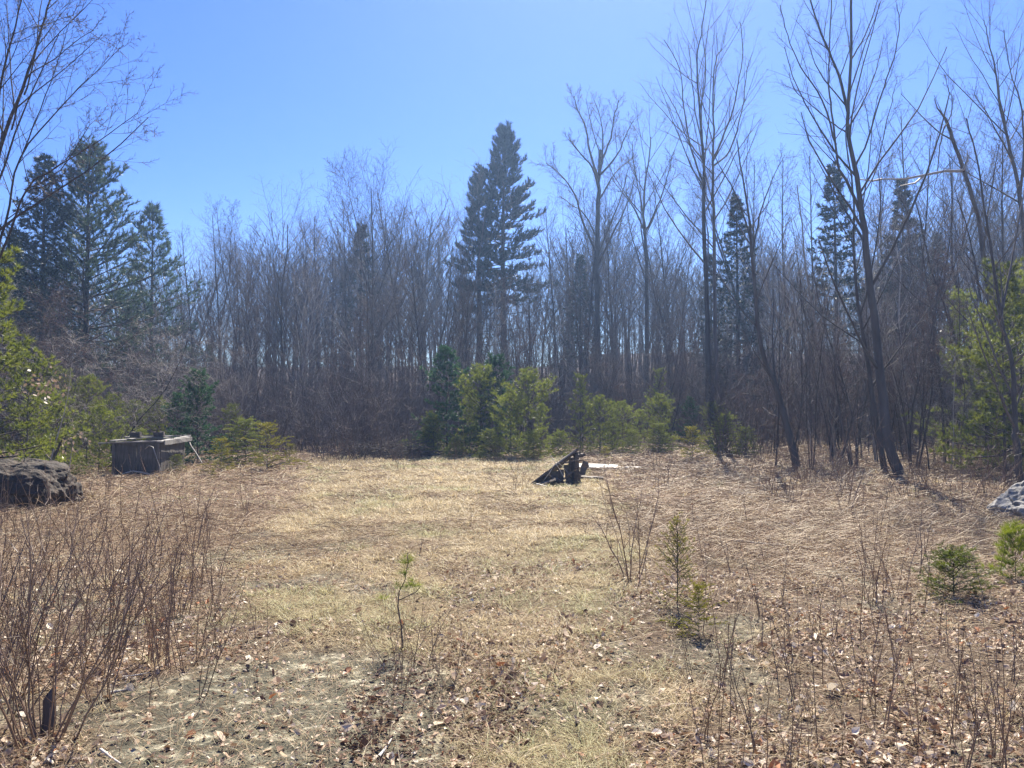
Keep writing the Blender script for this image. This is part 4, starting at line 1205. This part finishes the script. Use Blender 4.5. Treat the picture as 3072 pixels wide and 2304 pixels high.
# collapsed ramp of rotten planks
lx, ly = at(531, 485)
ramp_o = empty('collapsed_planks', (lx, ly, ghs(lx, ly)), 'heap of rotten dark planks tilted up from the ground in the middle of the clearing', 'planks', None, 0)
u = Vector((.93, .25, .66)); ul = u.length; yaw = math.atan2(.25, .93); pit = -math.asin(.66 / ul)
vdir = Vector((-math.sin(yaw), math.cos(yaw), 0))
uu = Vector((math.cos(yaw) * math.cos(pit), math.sin(yaw) * math.cos(pit), -math.sin(pit)))
v2 = (vdir * .85 + Vector((0, 0, -.42))); v2 = (v2 - uu * v2.dot(uu)).normalized()
pe = Matrix((uu, v2, uu.cross(v2))).transposed().to_euler()
for i in range(5):
    L_ = 1.12 - .05 * (i % 3) - .05 * i + .26 * random.random()
    c = v2 * (.14 * i) + uu * (L_ / 2 + random.uniform(-.06, .06)) + Vector((0, 0, .02 + random.uniform(-.015, .02)))
    box_part('plank', ramp_o, (L_, .128, .035), c, (pe[0] + R(random.uniform(-3, 3)), pe[1] + R(random.uniform(-1.5, 1.5)), pe[2]), 'wood_dark', 100 + i, .004)
# front boards under the slope, hung like a wedge shaped side
for i, (dx, h0) in enumerate([(.22, .12), (.36, .20), (.50, .30), (.64, .38), (.79, .46), (.93, .53)]):
    box_part('side_plank', ramp_o, (random.uniform(.09, .17), .03, h0 * random.uniform(.72, 1.04)), (dx, .055 + .25 * dx - .03 + random.uniform(-.03, .05), h0 * .46), (R(random.uniform(-16, 2)), R(random.uniform(-14, 10)), yaw + random.uniform(-.3, .3)), 'wood_rot' if i % 2 else 'wood_dark', 120 + i, .004)
box_part('edge_batten', ramp_o, (.62, .03, .03), (.72, .14, .56), (0, pit, yaw), 'wood_h', 131, .003)
for i, (px_, py_, h0, rt) in enumerate([(.98, .2, .66, 4), (1.02, .48, .62, -6), (.88, .62, .56, 8)]):
    box_part('post', ramp_o, (.085, .075, h0), (px_, py_, h0 / 2 - .01), (0, R(rt), .3 * i), 'wood_dark', 140 + i, .007)
for i, (a, b) in enumerate([(.99, .645), (1.08, .6)]):
    box_part('beam_end', ramp_o, (.16 + .06 * i, .09, .07), (a, .3 + .1 * i, b), (0, R(-12), yaw + .2), 'wood_dark', 150 + i, .006)
for i, (p0, p1) in enumerate([((.42, -.02, .62), (.75, -.1, .05)), ((.28, -.05, .12), (.48, -.03, .42)), ((.55, 0, .5), (.85, -.05, .18))]):
    p0 = Vector(p0); p1 = Vector(p1)
    o = link('fallen_twig', cat_mesh('fallen_twig', [([([tuple(p0 - p0), tuple((p1 - p0) * .5 + Vector((.02, 0, 0))), tuple(p1 - p0)], [.007, .006, .004])], 4, 0)], [M['dead_wood']]), None, Vector(ramp_o.location) + p0)
    tag(o, ['longest pale twig propped on the rotten planks', 'short pale twig on the lower corner of the planks', 'pale twig hanging under the raised end of the planks'][i], 'twig', 'twigs resting on the planks')
for i, (p0, ang, L_) in enumerate([((.30, -.12, .06), 18, .5), ((.62, -.10, .10), -22, .55), ((.80, -.06, .22), 38, .5), ((.9, .0, .5), 8, .42)]):
    box_part('broken_board', ramp_o, (L_, random.uniform(.05, .1), .03), p0, (R(random.uniform(-30, 30)), R(-ang), R(random.uniform(-25, 25))), 'wood_rot', 170 + i, .009)
# loose pieces beside it
x, y = at(592, 479)
o = box_part('loose_board', None, (.5, .14, .04), (x, y, ghs(x, y) + .05), (R(4), R(3), R(-8)), 'wood_dark', 160, .005); tag(o, 'dark loose board lying flat right of the rotten planks', 'board')
x, y = at(583, 477)
o = box_part('splintered_stake', None, (.13, .06, .42), (x, y, ghs(x, y) + .19), (0, R(18), .2), 'wood_dark', 161, .012); tag(o, 'short splintered stake standing beside the rotten planks', 'stake')
x, y = at(598, 470.5)
o = box_part('plywood_sheet', None, (1.05, .62, .02), (x, y, ghs(x, y) + .10), (R(5), R(1.5), R(-6)), 'ply', 162, .004); tag(o, 'bleached white plywood sheet lying on the grass behind the rotten planks', 'sheet')
x, y = at(628, 469.5)
o = box_part('plywood_strip', None, (.7, .22, .02), (x, y, ghs(x, y) + .05), (0, 0, R(-4)), 'ply', 163, .004); tag(o, 'narrow bleached strip of plywood at the far end of the white sheet', 'sheet')
x, y = at(541, 486)
o = box_part('plywood_scrap', None, (.22, .07, .015), (x, y - .1, ghs(x, y) + .03), (0, R(12), R(-15)), 'ply', 164, .002); tag(o, 'small white scrap poking out below the planks', 'sheet')
# dead sticks and logs on the ground
def ground_stick(px, py, L_, rz, r, mat, label, name='fallen_stick', seed=0, cat='stick', bend=.1):
    x, Y = at(px, py); rr = random.Random(seed)
    pts = []
    for k in range(6):
        t = k / 5 - .5
        X = x + math.cos(rz) * L_ * t; YY = Y + math.sin(rz) * L_ * t + bend * (t * t) * L_
        pts.append((X - x, YY - Y, ghs(X, YY) - ghs(x, Y) + r + .01))
    o = link(name, cat_mesh(name, [([(pts, [r * (1 - .1 * k) * rr.uniform(.85, 1.1) for k in range(6)])], 6, 0)], [M[mat]]), None, (x, Y, ghs(x, Y)))
    tag(o, label, cat)
ground_stick(116, 757, .22, -.7, .007, 'dead_wood', 'bleached forked stick at the bottom edge near the large shrub', seed=1)
ground_stick(127, 688, .12, .6, .009, 'dead_wood', 'short pale broken stick on the leaves right of the large shrub', seed=2)
ground_stick(141, 672, .14, .5, .006, 'dead_wood', 'pale splinter on leaves below the reddish stem clump', seed=3)
ground_stick(387, 745, .18, 1.4, .009, 'dead_wood', 'whitish dead stick poking up at the edge of the dark leaf patch', seed=4)
ground_stick(356, 455, 2.6, .12, .05, 'bark', 'grey fallen log in front of the brush pile', 'fallen_log', 5, 'log')
ground_stick(800, 545, 1.6, -.45, .012, 'dead_wood', 'long pale dead stalk lying toward the grey boulder', seed=6)
ground_stick(955, 565, 1.2, -.55, .008, 'dead_wood', 'bundle-like pale stalk lying above the bushy little spruce', seed=7)
ground_stick(905, 470, 2.2, .5, .02, 'dead_wood', 'pale fallen branch lying in the litter right of the forked trunk', seed=8)
ground_stick(700, 585, .7, .1, .004, 'dead_wood', 'thin straight pale stalk lying beside the spiky sapling', seed=9)
# brush pile
rr = random.Random(31); L1 = []
for k in range(170):
    a = rr.gauss(0, .5); L_ = rr.uniform(.5, 1.7)
    p = Vector((rr.gauss(0, .75), rr.gauss(0, .35), max(.02, .5 * rr.random() * (1 - abs(rr.gauss(0, .3))))))
    d = Vector((math.cos(a), rr.gauss(0, .35), rr.gauss(.05, .22))).normalized() * (1 if rr.random() < .5 else -1)
    L1.append(([tuple(p - d * L_ / 2), tuple(p + Vector((0, 0, .05))), tuple(p + d * L_ / 2)], [.012, .01, .005]))
x, y = at(391, 458)
o = link('brush_pile', cat_mesh('brush_pile', [(L1, 4, 0)], [M['bark_dark']]), None, (x, y, ghs(x, y))); tag(o, 'low heap of dark cut brush at the far edge of the clearing', 'brush pile', kind=None)
# sapling with clinging dead leaves
def dead_leaves(px, py, Y, n, rad, label, seed):
    rng = np.random.default_rng(seed)
    c = W(px, py, Y); z = ghs(c.x, Y); hh = c.z - z
    rr = random.Random(seed); out = [[], [], []]
    grow(out, (0, 0, -.1), norm((.05, 0, 1)), hh * 1.25, .018, 0, 2, rr, dict(STY['sapling'], n=[12, 4, 2]))
    e = empty('beech_sapling', (c.x, Y, z), label, 'sapling')
    link('trunk', cat_mesh('trunk', [(out[0], 5, 0)], [M['bark_pale']]), e)
    link('branches', cat_mesh('branches', [(out[1] + out[2], 3, 0)], [M['twig']]), e)
    P = rng.normal(size=(n, 3)) * rad * np.array([1, 1, .7]) + np.array([0, 0, hh])
    V = []; Fc = []
    for k in range(n):
        a = rng.normal(size=3); a[2] -= 1.2; a /= np.linalg.norm(a); s = np.cross(a, rng.normal(size=3)); s /= np.linalg.norm(s)
        l, w_ = .09, .028
        b = len(V)
        V += [P[k], P[k] + a * l * .5 + s * w_, P[k] + a * l, P[k] + a * l * .5 - s * w_]
        Fc.append((b, b + 1, b + 2, b + 3))
    link('dead_leaves', mkmesh('dead_leaves', np.array(V), [np.array(Fc)], [M['leaf']]), e)
dead_leaves(47, 384, 14, 60, .2, 'sapling with a tuft of orange-tan dead leaves above the dark boulder', 3)
dead_leaves(68, 440, 17, 50, .25, 'sapling with rusty dead leaves low behind the dark boulder', 4)
dead_leaves(948, 345, 20, 60, .22, 'thin sapling holding orange dead leaves in front of the slanting trunks', 6)

# ------------------------------------------------------------------ ground cover
def sample_ground(n, d0, d1, p, rng, wide=.74, pad=.8):
    """depth pdf ~ d^p"""
    u = rng.random(n); q = p + 1
    d = (d0 ** q + u * (d1 ** q - d0 ** q)) ** (1 / q)
    x = (rng.random(n) * 2 - 1) * (wide * d + pad)
    return x, d

def unit(v): return v / (np.linalg.norm(v, axis=-1, keepdims=True) + 1e-9)

def grass():
    rng = np.random.default_rng(61)
    x, y = sample_ground(520000, 2.6, 30, -.45, rng)
    g, dt, dk, rd = zones(x, y)
    cl = fbm(x, y, .35, 31, 2)
    keep = rng.random(len(x)) < (g * ss(.25, .6, cl) * 1.3 + .06 + .22 * (1 - g) * (1 - dt) * ss(.45, .65, cl))
    x, y = x[keep], y[keep]
    cx_, cy_ = sample_ground(3600, 2.7, 22, -.2, rng)
    g2 = zones(cx_, cy_); kk = rng.random(3600) < (.12 + .75 * g2[0]) * (1 - g2[1]); cx_, cy_ = cx_[kk], cy_[kk]
    nt_ = 34; ta = rng.uniform(0, 2 * PI, (len(cx_), nt_)); tr_ = rng.uniform(0, .05, (len(cx_), nt_))
    n1 = len(x); x = np.concatenate([x, (cx_[:, None] + np.cos(ta) * tr_).ravel()]); y = np.concatenate([y, (cy_[:, None] + np.sin(ta) * tr_).ravel()]); n = len(x)
    tuft = np.arange(n) >= n1
    z = gh(x, y)
    L = rng.uniform(.04, .13, n) * (1 + .02 * y) * np.where(tuft, 1.55, 1); w = np.maximum(.0022, .00055 * y)
    a = rng.uniform(0, 2 * PI, n); a[n1:] = ta.ravel() + rng.normal(0, .4, n - n1); lie = rng.uniform(.35, 1.3, n)
    d = unit(np.stack([np.cos(a) * lie, np.sin(a) * lie, np.full(n, .42)], -1))
    s = unit(np.cross(d, np.array([0, 0, 1.])))
    p0 = np.stack([x, y, z - .004], -1)
    p1 = p0 + d * (L * .55)[:, None]
    d2 = d.copy(); d2[:, 2] -= rng.uniform(.2, .8, n); d2 = unit(d2)
    p2 = p1 + d2 * (L * .5)[:, None]
    W2 = (w / 2)[:, None] * s
    V = np.stack([p0 - W2, p0 + W2, p1 - W2 * .8, p1 + W2 * .8, p2], 1).reshape(-1, 3)
    b = np.arange(n) * 5
    Q = np.stack([b, b + 1, b + 3, b + 2], -1); T = np.stack([b + 2, b + 3, b + 4], -1)
    pal = np.array([(.48, .375, .21), (.58, .47, .275), (.38, .295, .165), (.68, .58, .38), (.29, .22, .13), (.34, .35, .17)])
    ci = rng.choice(6, n, p=[.27, .24, .2, .13, .13, .03])
    c = pal[ci] * rng.uniform(.8, 1.15, (n, 1)) * np.where(tuft, 1.12, 1)[:, None]
    ol = (ss(.56, .66, fbm(x, y, 1.1, 87, 3)) * .75)[:, None]
    c = c * (1 - ol) + c * np.array([(.72, .86, .72)]) * ol
    o = link('dry_grass', mkmesh('dry_grass', V, [Q, T], [M['grass']], False, np.repeat(c, 5, 0)))
    tag(o, 'short tan dry grass matted over the lane and clearing', 'grass', kind='stuff')
    return n
def litter():
    rng = np.random.default_rng(62)
    def rot(P, i, j, an):
        c, s = np.cos(an)[:, None], np.sin(an)[:, None]
        A, B = P[:, :, i].copy(), P[:, :, j].copy()
        P[:, :, i] = A * c - B * s; P[:, :, j] = A * s + B * c
    T8 = np.array([(-.5, 0, 0), (-.18, .5, 1), (-.18, 0, 0), (-.18, -.5, 1), (.2, .42, 1), (.2, 0, 0), (.2, -.42, 1), (.52, 0, 0)])
    T5 = np.array([(-.5, 0, 0), (.02, .45, 1), (.05, 0, 0), (-.02, -.45, 1), (.5, 0, 0)])
    T4 = np.array([(-.5, .1, 0), (-.1, -.4, 1), (.5, 0, 0), (.1, .45, 1)])
    VV = []; TT = []; QQ = []; CC = []; off = 0
    for (n0, d0, d1, p, tm, k0, k1, ls) in ((95000, 2.6, 9, -.6, T8, 0, 1, .66), (110000, 7, 44, -.5, T5, 1, 1, .75), (330000, 2.6, 22, -.7, T4, 2, 1.15, .36)):
        x, y = sample_ground(n0, d0, d1, p, rng)
        g, dt, dk, rd = zones(x, y)
        cl = fbm(x, y, .6, 41, 3)
        pr = (.95 * (1 - g) * (1 - .85 * dt) * (.15 + 1.15 * ss(.36, .58, cl)) + .045 + .5 * dk) * (1 - .2 * rd * (y < 26))
        if k0 == 2: pr = pr * .85 + .08 * dt + .12 * (1 - dt)
        keep = rng.random(len(x)) < pr
        x, y, g, dk, rd = x[keep], y[keep], g[keep], dk[keep], rd[keep]; n = len(x)
        L = np.clip(.0295 * np.exp(rng.normal(0, .42, n)), .014, .095) * (1 + .018 * y) * ls * (1 if k0 == 2 else 1.15); wd = L * rng.uniform(.2, .58, n)
        a = rng.uniform(0, 2 * PI, n); ti = rng.normal(0, .42, n); ro = rng.normal(0, .55, n); curl = rng.uniform(-.1, .8, n); bend = rng.uniform(-.6, .6, n)
        m = len(tm); loc = np.empty((n, m, 3))
        u = tm[None, :, 0]; v = tm[None, :, 1]; e = tm[None, :, 2]
        loc[:, :, 0] = (u + rng.normal(0, .06, (n, m))) * L[:, None]
        loc[:, :, 1] = (v + rng.normal(0, .06, (n, m))) * wd[:, None] * 1.4
        loc[:, :, 2] = e * curl[:, None] * wd[:, None] * .6 + bend[:, None] * (u ** 2) * L[:, None] + rng.normal(0, .03, (n, m)) * L[:, None]
        rot(loc, 1, 2, ro); rot(loc, 0, 2, ti); rot(loc, 0, 1, a)
        mz = loc[:, :, 2].min(1)
        loc[:, :, 0] += x[:, None]; loc[:, :, 1] += y[:, None]
        loc[:, :, 2] += (gh(x, y) - mz + (rng.uniform(-.006, .022, n) if k0 < 2 else rng.uniform(-.006, .006, n)))[:, None]
        b = off + np.arange(n) * m
        if m == 8:
            TT += [np.stack([b + i for i in t], -1) for t in ((0, 2, 1), (0, 3, 2), (4, 5, 7), (5, 6, 7))]
            QQ += [np.stack([b + i for i in t], -1) for t in ((1, 2, 5, 4), (2, 3, 6, 5))]
        elif m == 5:
            TT += [np.stack([b + i for i in t], -1) for t in ((0, 2, 1), (0, 3, 2), (1, 2, 4), (2, 3, 4))]
        else:
            TT += [np.stack([b + i for i in t], -1) for t in ((0, 1, 2), (0, 2, 3))]
        pal = np.array([(.43, .31, .205), (.58, .45, .32), (.28, .18, .115), (.16, .095, .065), (.76, .66, .51), (.38, .16, .07), (.33, .265, .22)])
        ci = rng.choice(7, n, p=[.23, .20, .20, .15, .11, .02, .09])
        c = pal[ci] * rng.uniform(.75, 1.2, (n, 1))
        c = np.where((rng.random(n) < dk * .6)[:, None], np.array([(.10, .055, .038)]) * rng.uniform(.7, 1.6, (n, 1)), c)
        VV.append(loc.reshape(-1, 3)); CC.append(np.repeat(c, m, 0)); off += n * m
    o = link('leaf_litter', mkmesh('leaf_litter', np.concatenate(VV), [np.concatenate(TT), np.concatenate(QQ)], [M['litter']], False, np.concatenate(CC)))
    tag(o, 'curled brown dead leaves scattered thickly over the ground', 'leaf litter', kind='stuff')
def stalks():
    rng = np.random.default_rng(63)
    x, y = sample_ground(56000, 3.0, 30, .0, rng)
    x2, y2 = sample_ground(50000, 2.7, 13, -.6, rng)
    x = np.concatenate([x, x2]); y = np.concatenate([y, y2])
    g, dt, dk, rd = zones(x, y)
    thin = np.arange(len(x)) >= 56000
    cl = fbm(x, y, 1.4, 51, 3)
    keep = rng.random(len(x)) < (.95 * rd * (.45 + .9 * ss(.35, .6, cl)) + .10 * (1 - dt) * (1 - .6 * g) + .05 * g + .35 * thin * (1 - .7 * g))
    x, y, rd, thin = x[keep], y[keep], rd[keep], thin[keep]; n = len(x)
    L = rng.uniform(.10, .5, n) * (.6 + .4 * rd)
    # laid over by snow: mostly across, swirling with place
    base = (fbm(x, y, 4.5, 61, 2) - .5) * 3.2 + rng.choice([0, PI], n) + rng.normal(0, 1.05, n)
    el = rng.normal(.08, .12, n) + .35 * (rng.random(n) < .12) * rng.random(n)
    d = np.stack([np.cos(base) * np.cos(el), np.sin(base) * np.cos(el), np.sin(el)], -1)
    s = unit(np.cross(d, np.array([0, 0, 1.]))); up = np.cross(s, d)
    z = gh(x, y) + rng.uniform(.0, .05, n) * (.4 + rd)
    p0 = np.stack([x, y, z], -1)
    bow = rng.uniform(-.06, .16, n)[:, None] * L[:, None]; lat = rng.normal(0, .06, n)[:, None] * L[:, None]
    pts = [p0 + d * (L * t)[:, None] + up * bow * 4 * t * (1 - t) + s * lat * 4 * t * (1 - t) for t in (0, .33, .67, 1)]
    pts[-1][:, 2] = np.maximum(pts[-1][:, 2] , gh(pts[-1][:, 0], pts[-1][:, 1]) + .004)
    L = L * 1.0
    r = (np.maximum(.0016, .00033 * y) * np.where(thin, .65, 1))[:, None]
    V = []
    for t, p in zip((1, .9, .75, .4), pts):
        for k in range(3):
            an = k * 2 * PI / 3
            V.append(p + (s * math.cos(an) + up * math.sin(an)) * r * t)
    V = np.stack(V, 1)
    b = np.arange(n) * 12
    Q = np.concatenate([np.stack([b + j * 3 + k, b + j * 3 + (k + 1) % 3, b + (j + 1) * 3 + (k + 1) % 3, b + (j + 1) * 3 + k], -1) for j in range(3) for k in range(3)])
    pal = np.array([(.40, .285, .175), (.53, .41, .265), (.26, .17, .10), (.64, .54, .37), (.13, .08, .052)])
    ci = rng.choice(5, n, p=[.3, .24, .24, .08, .14])
    c = pal[ci] * rng.uniform(.8, 1.15, (n, 1))
    o = link('fallen_stalks', mkmesh('fallen_stalks', V.reshape(-1, 3), [Q], [M['stalk']], True, np.repeat(c, 12, 0)))
    tag(o, 'reddish-brown dead stalks laid flat over the clearing', 'stalks', kind='stuff')
grass(); litter(); stalks()

# larger single leaves nearest the camera, each its own piece of the ground
def leaf_mesh(seed, lobed):
    rr = random.Random(seed); n = 18
    V = [(0, 0, 0)]; 
    for k in range(n):
        a = 2 * PI * k / n
        rx, ry = .045, .024
        m = 1 + (.28 * math.cos(a * 7) if lobed else .06 * math.cos(a * 9)) + rr.uniform(-.05, .05)
        X = math.cos(a) * rx * (m if abs(math.cos(a)) < .9 else 1.1); Y = math.sin(a) * ry * m
        V.append((X, Y, abs(Y) * rr.uniform(.3, .9) + X * X * rr.uniform(2, 7)))
    V += [(.05, -.001, .004), (.085, 0, .012), (.05, .001, .004)]
    Fc = [(0, 1 + k, 1 + (k + 1) % n) for k in range(n)] + [(n + 1, n + 2, n + 3)]
    return mkmesh('leaf', np.array(V), [np.array(Fc)], [M['leaf']], True)
lm = [leaf_mesh(k, k % 2 == 0) for k in range(6)]
rng = np.random.default_rng(71)
cnt = 0
while cnt < 270:
    px = rng.uniform(-5, 1030); py = 600 + 175 * rng.random() ** .75
    x, y = at(px, py)
    g, dt, dk, rd = [float(q) for q in zones(x, y)]
    if rng.random() > (.16 + .9 * (1 - g) * (1 - .8 * dt)): continue
    o = link('leaf', lm[rng.integers(6)], ground, (x, y, ghs(x, y) + .014))
    s = rng.uniform(.42, .8)
    o.scale = (s, s * rng.uniform(.8, 1.3), s)
    o.rotation_euler = (rng.normal(0, .45) + (PI if rng.random() < .4 else 0), rng.normal(0, .4), rng.uniform(0, 6.28))
    cnt += 1

# ------------------------------------------------------------------ blue mist volume, added to stand in for lens glare over the trees
hz = 24.0
HV = np.array([(x, y, z) for x in (-300, 300) for y in (-60, 330) for z in (-2.2, 32)], float)
HF = np.array([(0, 1, 3, 2), (4, 6, 7, 5), (0, 4, 5, 1), (2, 3, 7, 6), (0, 2, 6, 4), (1, 5, 7, 3)])
hm_ = bpy.data.materials.new('veil_haze'); hm_.use_nodes = True
nt = hm_.node_tree
for n in list(nt.nodes): nt.nodes.remove(n)
ho = nt.nodes.new('ShaderNodeOutputMaterial'); hv = nt.nodes.new('ShaderNodeVolumePrincipled')
hv.inputs['Color'].default_value = (.38, .6, 1, 1); hv.inputs['Density'].default_value = .0013; hv.inputs['Anisotropy'].default_value = .55
nt.links.new(hv.outputs[0], ho.inputs['Volume'])
hzo = link('veil_haze', mkmesh('veil_haze', HV, [HF], [hm_])); tag(hzo, kind='stuff')
